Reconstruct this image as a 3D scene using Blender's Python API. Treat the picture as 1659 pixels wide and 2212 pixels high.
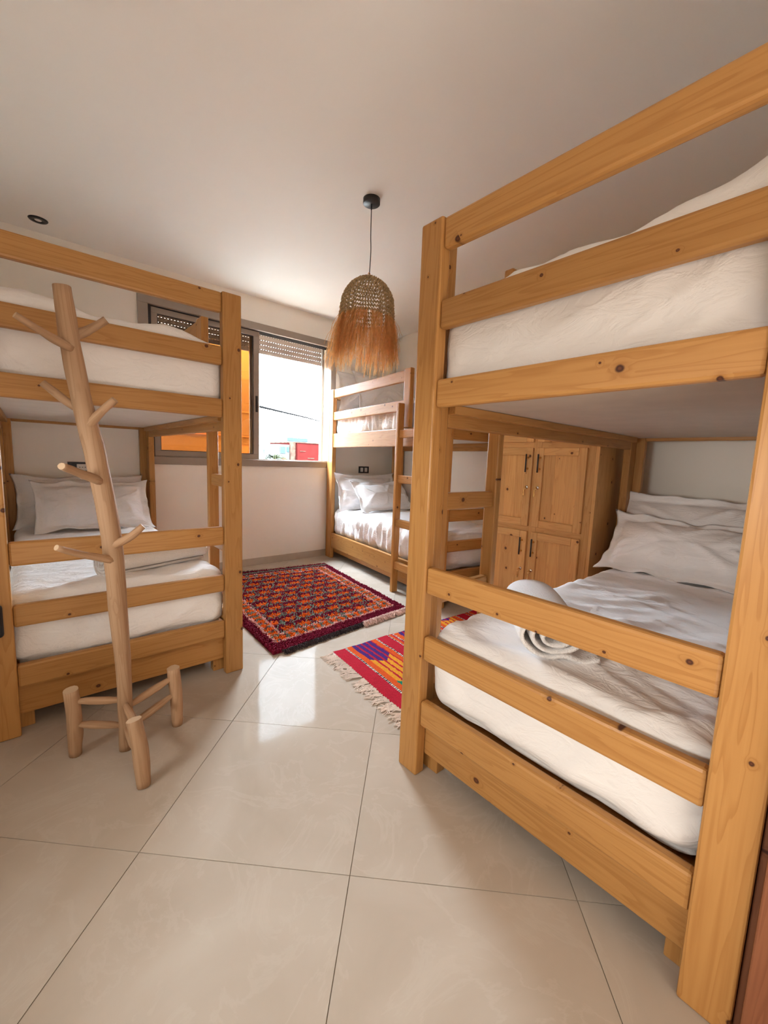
import bpy, bmesh, math, random
from mathutils import Vector, Matrix, noise

for o in list(bpy.data.objects):
    bpy.data.objects.remove(o)
scene = bpy.context.scene
COL = scene.collection
R_ = math.radians
rnd = random.Random(7)

# ------------------------------------------------------------------ camera
cam_d = bpy.data.cameras.new('camera')
cam_d.sensor_fit = 'HORIZONTAL'
cam_d.sensor_width = 36.0
cam_d.lens = 894.79 / 1659.0 * 36.0
cam_d.clip_start = 0.02
cam_d.clip_end = 300
cam = bpy.data.objects.new('camera', cam_d)
COL.objects.link(cam)
FW = Vector((0.64905856, 0.75079636, -0.12258801))
RT = Vector((0.75895294, -0.65010661, 0.03676724))
UP = Vector((0.05209056, 0.11690262, 0.99177636))
cam.matrix_world = Matrix(((RT.x, UP.x, -FW.x, 0.0), (RT.y, UP.y, -FW.y, 0.0), (RT.z, UP.z, -FW.z, 1.1516), (0, 0, 0, 1)))
scene.camera = cam

# ------------------------------------------------------------------ sky and light
world = bpy.data.worlds.new('sky')
scene.world = world
world.use_nodes = True
wn = world.node_tree
bgn = wn.nodes['Background']
bgn.inputs['Color'].default_value = (0.74, 0.88, 1.0, 1)
bgn.inputs['Strength'].default_value = 19.0

portal = bpy.data.lights.new('window_portal', 'AREA')
portal.shape = 'RECTANGLE'
portal.size, portal.size_y = 1.96, 1.40
portal.cycles.is_portal = True
po = bpy.data.objects.new('window_portal', portal)
po.location = (1.765, 4.42, 1.76)
po.rotation_euler = (R_(-90), 0, 0)
COL.objects.link(po)

portal2 = bpy.data.lights.new('fill_window_portal', 'AREA')  # guides sky light through the added side window
portal2.shape = 'RECTANGLE'
portal2.size, portal2.size_y = 0.48, 1.20
portal2.cycles.is_portal = True
p2 = bpy.data.objects.new('fill_window_portal', portal2)
p2.location = (-1.62, 0.75, 1.14)
p2.rotation_euler = (0, R_(-90), 0)
COL.objects.link(p2)

hall_fill = bpy.data.lights.new('added_fill_light', 'AREA')
hall_fill.shape = 'RECTANGLE'
hall_fill.size, hall_fill.size_y = 1.7, 1.6
hall_fill.energy = 9.5
hall_fill.color = (1.0, 0.93, 0.86)
ho = bpy.data.objects.new('added_fill_light', hall_fill)
ho.location = (0.4, -1.35, 0.05)          # unseen fill panel added at floor level to brighten the room
ho.rotation_euler = (R_(180), 0, 0)
COL.objects.link(ho)

sun = bpy.data.lights.new('sun', 'SUN')
sun.energy = 8.0
sun.angle = R_(0.53)
sun.color = (1.0, 0.93, 0.82)
su = bpy.data.objects.new('sun', sun)
su.rotation_euler = (R_(42), 0, R_(-20))
COL.objects.link(su)

scene.view_settings.view_transform = 'Standard'
scene.view_settings.look = 'None'
scene.view_settings.gamma = 1.0
scene.view_settings.exposure = 2.3
scene.view_settings.use_curve_mapping = False
scene.cycles.use_denoising = True
scene.cycles.max_bounces = 10
scene.cycles.diffuse_bounces = 6
scene.cycles.glossy_bounces = 4
scene.cycles.transparent_max_bounces = 12
scene.cycles.sample_clamp_indirect = 8.0
scene.cycles.caustics_reflective = False

# ------------------------------------------------------------------ node helpers
def mat_new(name, rough=0.5, spec=0.5):
    m = bpy.data.materials.new(name)
    m.use_nodes = True
    b = m.node_tree.nodes['Principled BSDF']
    b.inputs['Roughness'].default_value = rough
    b.inputs['Specular IOR Level'].default_value = spec
    return m, m.node_tree, b


class NT:
    def __init__(s, t):
        s.t = t

    def n(s, typ, **kw):
        nd = s.t.nodes.new(typ)
        for k, v in kw.items():
            setattr(nd, k, v)
        return nd

    def l(s, a, b):
        s.t.links.new(a, b)

    def put(s, sock, v):
        if hasattr(v, 'is_linked') or hasattr(v, 'links'):
            s.l(v, sock)
        else:
            sock.default_value = v

    def math(s, op, a, b=0.0, c=None, clamp=False):
        nd = s.n('ShaderNodeMath', operation=op, use_clamp=clamp)
        s.put(nd.inputs[0], a)
        s.put(nd.inputs[1], b)
        if c is not None:
            s.put(nd.inputs[2], c)
        return nd.outputs[0]

    def vmath(s, op, a, b):
        nd = s.n('ShaderNodeVectorMath', operation=op)
        s.put(nd.inputs[0], a)
        s.put(nd.inputs[1], b)
        return nd.outputs[0]

    def noise(s, vec, scale, detail=3.0, rough=0.5, dist=0.0):
        nd = s.n('ShaderNodeTexNoise')
        s.l(vec, nd.inputs['Vector'])
        nd.inputs['Scale'].default_value = scale
        nd.inputs['Detail'].default_value = detail
        nd.inputs['Roughness'].default_value = rough
        nd.inputs['Distortion'].default_value = dist
        return nd.outputs[0]

    def ramp(s, fac, stops, interp='LINEAR'):
        nd = s.n('ShaderNodeValToRGB')
        nd.color_ramp.interpolation = interp
        el = nd.color_ramp.elements
        while len(el) < len(stops):
            el.new(0.5)
        for e, (p, c) in zip(el, stops):
            e.position = p
            e.color = (c[0], c[1], c[2], 1)
        s.l(fac, nd.inputs[0])
        return nd.outputs[0]

    def mix(s, fac, a, b, blend='MIX'):
        nd = s.n('ShaderNodeMix', data_type='RGBA', blend_type=blend)
        s.put(nd.inputs[0], fac)
        for i, v in ((6, a), (7, b)):
            if isinstance(v, tuple):
                nd.inputs[i].default_value = (v[0], v[1], v[2], 1)
            else:
                s.l(v, nd.inputs[i])
        return nd.outputs[2]

    def smooth(s, v, lo, hi):
        nd = s.n('ShaderNodeMapRange', interpolation_type='SMOOTHSTEP')
        s.put(nd.inputs[0], v)
        nd.inputs[1].default_value = lo
        nd.inputs[2].default_value = hi
        return nd.outputs[0]

    def bump(s, h, strength, dist, bsdf):
        nd = s.n('ShaderNodeBump')
        nd.inputs['Strength'].default_value = strength
        nd.inputs['Distance'].default_value = dist
        s.l(h, nd.inputs['Height'])
        s.l(nd.outputs[0], bsdf.inputs['Normal'])
        return nd


def plain(name, col, rough=0.5, spec=0.5, metal=0.0, mottling=0.06, scale=8.0):
    m, t, b = mat_new(name, rough, spec)
    k = NT(t)
    tc = k.n('ShaderNodeTexCoord')
    f = k.noise(tc.outputs['Object'], scale, 4.0)
    lo = tuple(c * (1 - mottling) for c in col)
    hi = tuple(min(1, c * (1 + mottling)) for c in col)
    k.l(k.ramp(f, [(0.3, lo), (0.7, hi)]), b.inputs['Base Color'])
    b.inputs['Metallic'].default_value = metal
    return m


def wood_mat(name, light, dark, knotcol, knot=0.68, rough=0.42, coat=0.08, round_=False):
    m, t, b = mat_new(name, rough, 0.25)
    k = NT(t)
    tc = k.n('ShaderNodeTexCoord')
    oi = k.n('ShaderNodeObjectInfo')
    off = k.n('ShaderNodeCombineXYZ')
    k.l(k.math('MULTIPLY', oi.outputs['Random'], 37.0), off.inputs[0])
    k.l(k.math('MULTIPLY', oi.outputs['Random'], 11.0), off.inputs[1])
    k.l(k.math('MULTIPLY', oi.outputs['Random'], 23.0), off.inputs[2])
    p = k.vmath('ADD', tc.outputs['Object'], off.outputs[0])
    sep = k.n('ShaderNodeSeparateXYZ')
    k.l(p, sep.inputs[0])
    # knots: a 2-D cell pattern running through the thickness of the board
    cv = k.n('ShaderNodeCombineXYZ')
    k.l(sep.outputs[0], cv.inputs[0])
    k.l(k.math('MULTIPLY', sep.outputs[2], 1.15), cv.inputs[1])
    vor = k.n('ShaderNodeTexVoronoi', voronoi_dimensions='3D' if round_ else '2D')
    vor.inputs['Scale'].default_value = 9.0 if round_ else 6.4
    vor.inputs['Randomness'].default_value = 1.0
    if round_:
        mp = k.n('ShaderNodeMapping')
        mp.inputs['Scale'].default_value = (0.45, 1.2, 1.2)
        k.l(p, mp.inputs['Vector'])
        k.l(mp.outputs[0], vor.inputs['Vector'])
    else:
        k.l(cv.outputs[0], vor.inputs['Vector'])
    csep = k.n('ShaderNodeSeparateColor')
    k.l(vor.outputs['Color'], csep.inputs[0])
    has = k.math('LESS_THAN', csep.outputs[0], knot)
    rad = k.math('MULTIPLY_ADD', k.math('POWER', csep.outputs[1], 2.0), 0.062, 0.026)
    if round_:
        rad = k.math('MULTIPLY_ADD', csep.outputs[1], 0.10, 0.05)
    wob = k.math('MULTIPLY', k.noise(p, 70.0, 2.0), 0.022)
    d = k.math('SUBTRACT', k.math('ADD', vor.outputs['Distance'], wob), 0.011)
    q = k.math('DIVIDE', d, rad)
    kn = k.math('MULTIPLY', k.math('SUBTRACT', 1.0, k.smooth(q, 0.55, 1.05)), has)
    halo = k.math('MULTIPLY', k.math('SUBTRACT', 1.0, k.smooth(q, 0.7, 1.6 if round_ else 3.2)), has)
    # grain along local X
    st = k.n('ShaderNodeMapping')
    st.inputs['Scale'].default_value = (0.55, 9.0, 9.0)
    k.l(p, st.inputs['Vector'])
    g1 = k.noise(st.outputs[0], 1.3, 3.0, 0.55, 0.4)
    ring = k.math('ADD', k.math('MULTIPLY', g1, 13.0), k.math('MULTIPLY', halo, 1.0))
    fr = k.math('FRACT', ring)
    late = k.math('MULTIPLY', k.smooth(fr, 0.45, 0.93), k.math('SUBTRACT', 1.0, k.smooth(fr, 0.93, 1.0)))
    st2 = k.n('ShaderNodeMapping')
    st2.inputs['Scale'].default_value = (2.0, 140.0, 140.0)
    k.l(p, st2.inputs['Vector'])
    g2 = k.noise(st2.outputs[0], 1.0, 2.0, 0.6)
    broad = k.noise(st.outputs[0], 0.6, 2.0)
    fac = k.math('ADD', k.math('MULTIPLY', late, 0.24), k.math('MULTIPLY', g2, 0.34))
    fac = k.math('ADD', fac, k.math('MULTIPLY', broad, 0.42))
    col = k.ramp(fac, [(0.18, light), (0.85, dark)])
    tint = k.math('MULTIPLY_ADD', oi.outputs['Random'], 0.22, 0.90)
    tn = k.n('ShaderNodeCombineColor')
    for i in range(3):
        k.l(tint, tn.inputs[i])
    col = k.mix(1.0, col, tn.outputs[0], 'MULTIPLY')
    col = k.mix(k.math('MULTIPLY', halo, 0.35), col, dark)
    core = k.math('MULTIPLY', k.math('SUBTRACT', 1.0, k.smooth(q, 0.15, 0.5)), has)
    kcol2 = k.mix(k.math('MULTIPLY', core, 0.55), knotcol, (dark[0] * 0.55, dark[1] * 0.40, dark[2] * 0.5))
    col = k.mix(kn, col, kcol2)
    k.l(col, b.inputs['Base Color'])
    b.inputs['Coat Weight'].default_value = coat
    b.inputs['Coat Roughness'].default_value = 0.25
    k.bump(fac, 0.10, 0.002, b)
    return m


M = {}
M['pine'] = wood_mat('pine', (0.50, 0.255, 0.082), (0.34, 0.145, 0.038), (0.07, 0.022, 0.010))
M['wardrobe_pine'] = wood_mat('wardrobe_pine', (0.70, 0.40, 0.16), (0.50, 0.24, 0.075), (0.06, 0.02, 0.010), knot=0.55)
M['peeled'] = wood_mat('peeled_branch', (0.46, 0.285, 0.17), (0.30, 0.165, 0.085), (0.05, 0.02, 0.015), knot=0.95, rough=0.6, coat=0.0, round_=True)
M['cut_end'] = plain('cut_end', (0.55, 0.38, 0.24), 0.7)
M['door_wood'] = wood_mat('door_wood', (0.25, 0.095, 0.045), (0.16, 0.052, 0.025), (0.05, 0.015, 0.01), knot=0.1)
M['base_board'] = plain('painted_board', (0.62, 0.54, 0.46), 0.6, mottling=0.05)
M['wall'] = plain('wall_paint', (0.88, 0.83, 0.755), 0.75, 0.3, mottling=0.015, scale=2.0)
M['ceiling'] = plain('ceiling_paint', (0.87, 0.845, 0.81), 0.8, 0.3, mottling=0.012, scale=1.5)
M['reveal'] = plain('reveal_paint', (0.75, 0.68, 0.58), 0.7, mottling=0.02)
M['alu'] = plain('window_aluminium', (0.31, 0.255, 0.21), 0.42, 0.5, mottling=0.04)
M['alu_dark'] = plain('window_gasket', (0.02, 0.016, 0.018), 0.5)
M['shutter'] = plain('shutter_slat', (0.52, 0.45, 0.39), 0.5, mottling=0.03)
M['slot'] = plain('shutter_slot', (0.08, 0.06, 0.05), 0.7)
M['black'] = plain('black_metal', (0.012, 0.011, 0.013), 0.42, 0.5)
M['switch_white'] = plain('switch_white', (0.72, 0.69, 0.65), 0.35)
M['brass'] = plain('brass', (0.83, 0.55, 0.22), 0.25, metal=1.0)
M['chrome'] = plain('chrome', (0.62, 0.60, 0.58), 0.22, metal=1.0)
M['grout'] = plain('grout', (0.27, 0.225, 0.18), 0.9)
M['baseboard'] = plain('baseboard_tile', (0.52, 0.44, 0.36), 0.25, mottling=0.05)
M['straw'] = plain('woven_straw', (0.44, 0.305, 0.155), 0.8, mottling=0.25, scale=60)
M['lens'] = plain('spot_lens', (0.80, 0.77, 0.72), 0.3)


def translucent(m, col, fac):
    k = NT(m.node_tree)
    b = m.node_tree.nodes['Principled BSDF']
    tr = k.n('ShaderNodeBsdfTranslucent')
    tr.inputs[0].default_value = (col[0], col[1], col[2], 1)
    mx = k.n('ShaderNodeMixShader')
    mx.inputs[0].default_value = fac
    k.l(b.outputs[0], mx.inputs[1])
    k.l(tr.outputs[0], mx.inputs[2])
    k.l(mx.outputs[0], m.node_tree.nodes['Material Output'].inputs[0])


M['raffia'] = plain('raffia', (0.74, 0.42, 0.17), 0.7, mottling=0.3, scale=40)
translucent(M['raffia'], (0.80, 0.45, 0.18), 0.45)


def cloth_mat(name, col, terry=False):
    m, t, b = mat_new(name, 0.85, 0.2)
    k = NT(t)
    tc = k.n('ShaderNodeTexCoord')
    v = tc.outputs['Object']
    if terry:
        h = k.noise(v, 170.0, 3.0, 0.6)
        k.bump(h, 0.9, 0.006, b)
    else:
        st = k.n('ShaderNodeMapping')
        st.inputs['Scale'].default_value = (1.0, 2.6, 2.0)
        st.inputs['Rotation'].default_value = (0, 0, 0.4)
        k.l(v, st.inputs['Vector'])
        h1 = k.noise(st.outputs[0], 9.0, 5.0, 0.55, 0.9)
        r = k.math('ABSOLUTE', k.math('SUBTRACT', h1, 0.5))
        h = k.math('SUBTRACT', 1.0, k.smooth(r, 0.0, 0.16))
        k.bump(h, 0.30, 0.006, b)
    f = k.noise(v, 3.0, 3.0)
    k.l(k.ramp(f, [(0.3, tuple(c * 0.97 for c in col)), (0.7, col)]), b.inputs['Base Color'])
    b.inputs['Sheen Weight'].default_value = 0.15
    return m


M['sheet'] = cloth_mat('white_cotton', (0.88, 0.85, 0.84))
M['towel'] = cloth_mat('white_terry', (0.88, 0.845, 0.83), True)


def tile_mat():
    m, t, b = mat_new('polished_tile', 0.10, 0.22)
    k = NT(t)
    tc = k.n('ShaderNodeTexCoord')
    oi = k.n('ShaderNodeObjectInfo')
    off = k.n('ShaderNodeCombineXYZ')
    k.l(k.math('MULTIPLY', oi.outputs['Random'], 31.0), off.inputs[0])
    k.l(k.math('MULTIPLY', oi.outputs['Random'], 17.0), off.inputs[1])
    p = k.vmath('ADD', tc.outputs['Object'], off.outputs[0])
    cl = k.noise(p, 2.2, 5.0, 0.55, 0.8)
    col = k.ramp(cl, [(0.28, (0.44, 0.37, 0.30)), (0.5, (0.485, 0.415, 0.345)), (0.75, (0.53, 0.465, 0.395))])
    vn = k.noise(p, 3.4, 6.0, 0.6, 1.6)
    ve = k.math('SUBTRACT', 1.0, k.smooth(k.math('ABSOLUTE', k.math('SUBTRACT', vn, 0.5)), 0.0, 0.035))
    col = k.mix(k.math('MULTIPLY', ve, 0.22), col, (0.58, 0.52, 0.45))
    k.l(col, b.inputs['Base Color'])
    b.inputs['Specular IOR Level'].default_value = 0.0
    b.inputs['Roughness'].default_value = 0.6
    bp = k.bump(k.noise(p, 5.0, 2.0), 0.035, 0.02, b)
    # thin polish: a weak clear reflection over the stone
    gl = k.n('ShaderNodeBsdfGlossy')
    k.l(k.math('MULTIPLY_ADD', cl, 0.08, 0.03), gl.inputs['Roughness'])
    k.l(bp.outputs[0], gl.inputs['Normal'])
    lw = k.n('ShaderNodeLayerWeight')
    lw.inputs[0].default_value = 0.5
    mx = k.n('ShaderNodeMixShader')
    k.l(k.math('MULTIPLY_ADD', k.math('POWER', lw.outputs['Facing'], 3.0), 0.013, 0.0042), mx.inputs[0])
    k.l(b.outputs[0], mx.inputs[1])
    k.l(gl.outputs[0], mx.inputs[2])
    k.l(mx.outputs[0], t.nodes['Material Output'].inputs[0])
    return m


M['tile'] = tile_mat()


def glass_mat(name, tint):
    m = bpy.data.materials.new(name)
    m.use_nodes = True
    k = NT(m.node_tree)
    m.node_tree.nodes.clear()
    out = k.n('ShaderNodeOutputMaterial')
    tr = k.n('ShaderNodeBsdfTransparent')
    tr.inputs[0].default_value = (tint[0], tint[1], tint[2], 1)
    gl = k.n('ShaderNodeBsdfGlossy')
    gl.inputs['Roughness'].default_value = 0.02
    fr = k.n('ShaderNodeFresnel')
    fr.inputs[0].default_value = 1.5
    mx = k.n('ShaderNodeMixShader')
    k.l(fr.outputs[0], mx.inputs[0])
    k.l(tr.outputs[0], mx.inputs[1])
    k.l(gl.outputs[0], mx.inputs[2])
    k.l(mx.outputs[0], out.inputs[0])
    return m


M['glass'] = glass_mat('bronze_glass', (0.62, 0.52, 0.43))
M['fill_tint_glass'] = glass_mat('fill_tint_glass', (0.66, 0.605, 0.55))  # warms and dims the light from the added side window


def attr_mat(name, rough=0.95, bumpscale=0):
    m, t, b = mat_new(name, rough, 0.1)
    k = NT(t)
    a = k.n('ShaderNodeAttribute', attribute_name='dye')
    k.l(a.outputs['Color'], b.inputs['Base Color'])
    if bumpscale:
        tc = k.n('ShaderNodeTexCoord')
        k.bump(k.noise(tc.outputs['Object'], bumpscale, 2.0), 0.5, 0.003, b)
    return m


M['pile'] = attr_mat('wool_pile')
M['weave'] = attr_mat('flat_weave', bumpscale=220)
M['backing'] = plain('rug_backing', (0.16, 0.015, 0.03), 0.95)
M['fringe'] = plain('cotton_fringe', (0.86, 0.76, 0.70), 0.95, mottling=0.08)
M['fringe_pink'] = plain('pink_wool_fringe', (0.72, 0.50, 0.45), 0.95, mottling=0.2, scale=30)
M['fringe_dark'] = plain('dark_wool_fringe', (0.035, 0.02, 0.025), 0.95)

# ------------------------------------------------------------------ object helpers
def link(o, parent=None):
    COL.objects.link(o)
    if parent is not None:
        o.parent = parent
    return o


def obj(name, bm, mat, parent=None, smooth=False, matrix=None):
    me = bpy.data.meshes.new(name)
    bm.normal_update()
    bm.to_mesh(me)
    bm.free()
    if mat is not None:
        me.materials.append(mat)
    if smooth:
        me.polygons.foreach_set('use_smooth', [True] * len(me.polygons))
    o = bpy.data.objects.new(name, me)
    link(o, parent)
    if matrix is not None:
        o.matrix_local = matrix
    return o


def thing(name, label, cat, loc=(0, 0, 0), rz=0.0, group=None):
    o = bpy.data.objects.new(name, None)
    o.empty_display_size = 0.1
    link(o)
    o.location = loc
    o.rotation_euler = (0, 0, rz)
    tag(o, label, cat, group)
    return o


def tag(o, label=None, cat=None, group=None, kind=None):
    if label:
        o['label'] = label
    if cat:
        o['category'] = cat
    if group:
        o['group'] = group
    if kind:
        o['kind'] = kind
    return o


def struct(o, label=None):
    o['kind'] = 'structure'
    if label:
        o['label'] = label
    return o


def box_bm(lo, hi, bev=0.0, seg=2, bm=None):
    own = bm is None
    if own:
        bm = bmesh.new()
    r = bmesh.ops.create_cube(bm, size=1.0)
    lo, hi = Vector(lo), Vector(hi)
    c, s = (lo + hi) / 2, hi - lo
    for v in r['verts']:
        v.co = Vector((v.co.x * s.x, v.co.y * s.y, v.co.z * s.z)) + c
    if bev > 0:
        es = set()
        for v in r['verts']:
            for e in v.link_edges:
                es.add(e)
        bmesh.ops.bevel(bm, geom=list(es), offset=bev, segments=seg, profile=0.5, affect='EDGES')
    return bm


MESH = {}


def board(name, parent, lo, hi, mat='pine', bev=0.006):
    """a plank filling lo..hi of the parent's space; grain runs along its longest side"""
    lo, hi = Vector(lo), Vector(hi)
    s = hi - lo
    order = sorted(range(3), key=lambda i: -s[i])
    L, Wd, T = s[order[0]], s[order[1]], s[order[2]]
    key = (round(L, 4), round(Wd, 4), round(T, 4), mat, bev)
    if key not in MESH:
        bm = box_bm((-L / 2, -T / 2, -Wd / 2), (L / 2, T / 2, Wd / 2), min(bev, T * 0.4))
        me = bpy.data.meshes.new(name)
        bm.to_mesh(me)
        bm.free()
        me.materials.append(M[mat])
        MESH[key] = me
    o = bpy.data.objects.new(name, MESH[key])
    link(o, parent)
    ax = [Vector((0, 0, 0)) for _ in range(3)]
    e = [Vector((1, 0, 0)), Vector((0, 1, 0)), Vector((0, 0, 1))]
    X, Z = e[order[0]], e[order[1]]
    Y = Z.cross(X)
    mt = Matrix((X, Y, Z)).transposed().to_4x4()
    mt.translation = (lo + hi) / 2
    o.matrix_local = mt
    return o


def tube_bm(pts, radii, seg=10, bm=None, cap=True, wob=0.0, seed=0):
    own = bm if bm is not None else bmesh.new()
    pts = [Vector(p) for p in pts]
    n = len(pts)
    if not hasattr(radii, '__len__'):
        radii = [radii] * n
    t0 = (pts[1] - pts[0]).normalized()
    ref = Vector((0, 0, 1)) if abs(t0.z) < 0.9 else Vector((1, 0, 0))
    a = t0.cross(ref).normalized()
    rings = []
    for i, p in enumerate(pts):
        t = (pts[min(i + 1, n - 1)] - pts[max(i - 1, 0)]).normalized()
        a = (a - t * a.dot(t)).normalized()
        b = t.cross(a)
        ring = []
        for j in range(seg):
            th = 2 * math.pi * j / seg
            r = radii[i]
            if wob:
                r *= 1 + wob * noise.noise(Vector((math.cos(th) * 1.3 + seed, math.sin(th) * 1.3, i * 0.35)))
            ring.append(own.verts.new(p + (a * math.cos(th) + b * math.sin(th)) * r))
        rings.append(ring)
    for i in range(n - 1):
        for j in range(seg):
            own.faces.new((rings[i][j], rings[i][(j + 1) % seg], rings[i + 1][(j + 1) % seg], rings[i + 1][j]))
    if cap:
        own.faces.new(list(reversed(rings[0])))
        own.faces.new(rings[-1])
    return own


def catmull(pts, k=6):
    pts = [Vector(p) for p in pts]
    P = [2 * pts[0] - pts[1]] + pts + [2 * pts[-1] - pts[-2]]
    out = []
    for i in range(1, len(P) - 2):
        for j in range(k):
            t = j / k
            p0, p1, p2, p3 = P[i - 1], P[i], P[i + 1], P[i + 2]
            out.append(0.5 * ((2 * p1) + (p2 - p0) * t + (2 * p0 - 5 * p1 + 4 * p2 - p3) * t * t + (3 * p1 - p0 - 3 * p2 + p3) * t ** 3))
    out.append(pts[-1])
    return out


def lerp(a, b, t):
    return a + (b - a) * t


def lathe_bm(prof, seg=32, bm=None):
    bm = bm or bmesh.new()
    rings = []
    for r, z in prof:
        rings.append([bm.verts.new((r * math.cos(2 * math.pi * j / seg), r * math.sin(2 * math.pi * j / seg), z)) for j in range(seg)])
    for i in range(len(prof) - 1):
        for j in range(seg):
            bm.faces.new((rings[i][j], rings[i][(j + 1) % seg], rings[i + 1][(j + 1) % seg], rings[i + 1][j]))
    if prof[0][0] > 1e-5:
        bm.faces.new(list(reversed(rings[0])))
    if prof[-1][0] > 1e-5:
        bm.faces.new(rings[-1])
    return bm


# ------------------------------------------------------------------ the room
W1 = 4.147                      # window wall
HC = 2.711                      # ceiling height
X4 = -0.26                      # wall beside the bed under the spot
Y3 = -0.30                      # wall with the doorway
X5, Y5 = -1.45, 1.98            # room widened out of view to hold the added fill window
def W2(y):                      # the slanting wall on the right
    return 3.668 + 0.14 * (y - 3.9)


def poly_prism(poly, z0, z1, bm=None):
    bm = bm or bmesh.new()
    lo = [bm.verts.new((x, y, z0)) for x, y in poly]
    hi = [bm.verts.new((x, y, z1)) for x, y in poly]
    bm.faces.new(list(reversed(lo)))
    bm.faces.new(hi)
    n = len(poly)
    for i in range(n):
        bm.faces.new((lo[i], lo[(i + 1) % n], hi[(i + 1) % n], hi[i]))
    return bm


foot = [(X5, Y3), (W2(Y3), Y3), (W2(W1), W1), (X5, W1)]
big = [(X5 - 0.25, Y3 - 2.2), (W2(Y3) + 0.6, Y3 - 2.2), (W2(W1) + 0.6, W1 + 0.25), (X5 - 0.25, W1 + 0.25)]
floor = struct(obj('floor', poly_prism(big, -0.20, -0.0025), M['grout']), 'beige polished tile floor laid on the diagonal')


def clip(poly, a, b):
    """keep the part of poly left of the line a->b"""
    out = []
    def side(p):
        return (b[0] - a[0]) * (p[1] - a[1]) - (b[1] - a[1]) * (p[0] - a[0])
    for i in range(len(poly)):
        p, q = poly[i], poly[(i + 1) % len(poly)]
        sp, sq = side(p), side(q)
        if sp >= 0:
            out.append(p)
        if sp * sq < 0:
            t = sp / (sp - sq)
            out.append((p[0] + (q[0] - p[0]) * t, p[1] + (q[1] - p[1]) * t))
    return out


PT = 0.6165
ea, eb = Vector((0.7071, -0.7071)), Vector((0.7071, 0.7071))
ctr = Vector((0.6255, 1.2475))
tile_area = [(X5, Y3 - 1.9), (W2(Y3) + 0.2, Y3 - 1.9), (W2(Y3), Y3), (W2(W1), W1), (X5, W1)]
half = PT / 2 - 0.0012
for i in range(-9, 10):
    for j in range(-9, 10):
        c = ctr + ea * (PT * i) + eb * (PT * j)
        pl = [tuple(c + ea * (half * sa) + eb * (half * sb)) for sa, sb in ((-1, -1), (1, -1), (1, 1), (-1, 1))]
        if c.x < X4 - 0.3 and c.y > Y5 + 0.3:
            continue
        if c.y < Y3 - 0.4 and (c.x > 1.2 or c.x < -0.6):
            continue
        ta = foot if c.y > Y3 - 0.1 else tile_area
        for e in range(len(ta)):
            pl = clip(pl, ta[e], ta[(e + 1) % len(ta)])
            if len(pl) < 3:
                break
        if len(pl) < 3:
            continue
        pl = [(p[0] - c.x, p[1] - c.y) for p in pl]
        o = obj('tile', poly_prism(pl, -0.010, 0.0), M['tile'], floor)
        o.location = (c.x, c.y, rnd.uniform(-0.0004, 0.0))

ceiling = struct(obj('ceiling', poly_prism(big, HC, HC + 0.2), M['ceiling']), 'smooth off-white ceiling')

# window wall with its opening
WX0, WX1, WZ0, WZ1 = 0.77, 2.764, 1.047, 2.4675
bm = bmesh.new()
T1 = 0.25
xa, xb = X4 - 0.3, W2(W1) + 0.6
for lo, hi in (((xa, W1, -0.2), (WX0 + 0.02, W1 + T1, HC + 0.1)), ((WX1 - 0.02, W1, -0.2), (xb, W1 + T1, HC + 0.1)),
               ((WX0 + 0.02, W1, -0.2), (WX1 - 0.02, W1 + T1, WZ0 + 0.02)), ((WX0 + 0.02, W1, WZ1 - 0.02), (WX1 - 0.02, W1 + T1, HC + 0.1))):
    box_bm(lo, hi, bm=bm)
struct(obj('wall_back', bm, M['wall']), 'cream painted wall with the wide window')
# slanting wall
d2 = 0.14
wall_r = [(W2(Y3 - 0.3), Y3 - 0.3), (W2(Y3 - 0.3) + 0.25, Y3 - 0.3), (W2(W1 + 0.2) + 0.25, W1 + 0.2), (W2(W1), W1)]
struct(obj('wall_right', poly_prism(wall_r, -0.2, HC + 0.1), M['wall']), 'cream painted wall behind the wardrobe')
bm = bmesh.new()
NW = (0.15, 1.35, 0.90, 1.38)   # unseen window added to let in fill light: y0, y1, z0, z1
for lo, hi in (((X4 - 0.15, Y5, -0.2), (X4, W1, HC + 0.1)), ((X5 - 0.15, Y5, -0.2), (X4 - 0.15, Y5 + 0.15, HC + 0.1)),
               ((X5 - 0.15, Y3 - 0.15, -0.2), (X5, NW[0], HC + 0.1)), ((X5 - 0.15, NW[1], -0.2), (X5, Y5, HC + 0.1)),
               ((X5 - 0.15, NW[0], -0.2), (X5, NW[1], NW[2])), ((X5 - 0.15, NW[0], NW[3]), (X5, NW[1], HC + 0.1))):
    box_bm(lo, hi, bm=bm)
struct(obj('wall_left', bm, M['wall']), 'cream painted side wall with a small window added for fill light')
w2o = bpy.data.objects.new('added_fill_window', None)
link(w2o)
struct(w2o, 'small unseen window added beside the doorway for fill light')
for lo, hi in (((X5 - 0.05, NW[0], NW[2]), (X5 + 0.01, NW[1], NW[2] + 0.04)), ((X5 - 0.05, NW[0], NW[3] - 0.04), (X5 + 0.01, NW[1], NW[3])),
               ((X5 - 0.05, NW[0], NW[2] + 0.04), (X5 + 0.01, NW[0] + 0.04, NW[3] - 0.04)), ((X5 - 0.05, NW[1] - 0.04, NW[2] + 0.04), (X5 + 0.01, NW[1], NW[3] - 0.04))):
    obj('frame_bar', box_bm(lo, hi, 0.002, 1), M['alu'], w2o)
obj('pane', box_bm((X5 - 0.03, NW[0] + 0.04, NW[2] + 0.04), (X5 - 0.026, NW[1] - 0.04, NW[3] - 0.04)), M['fill_tint_glass'], w2o)
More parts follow.
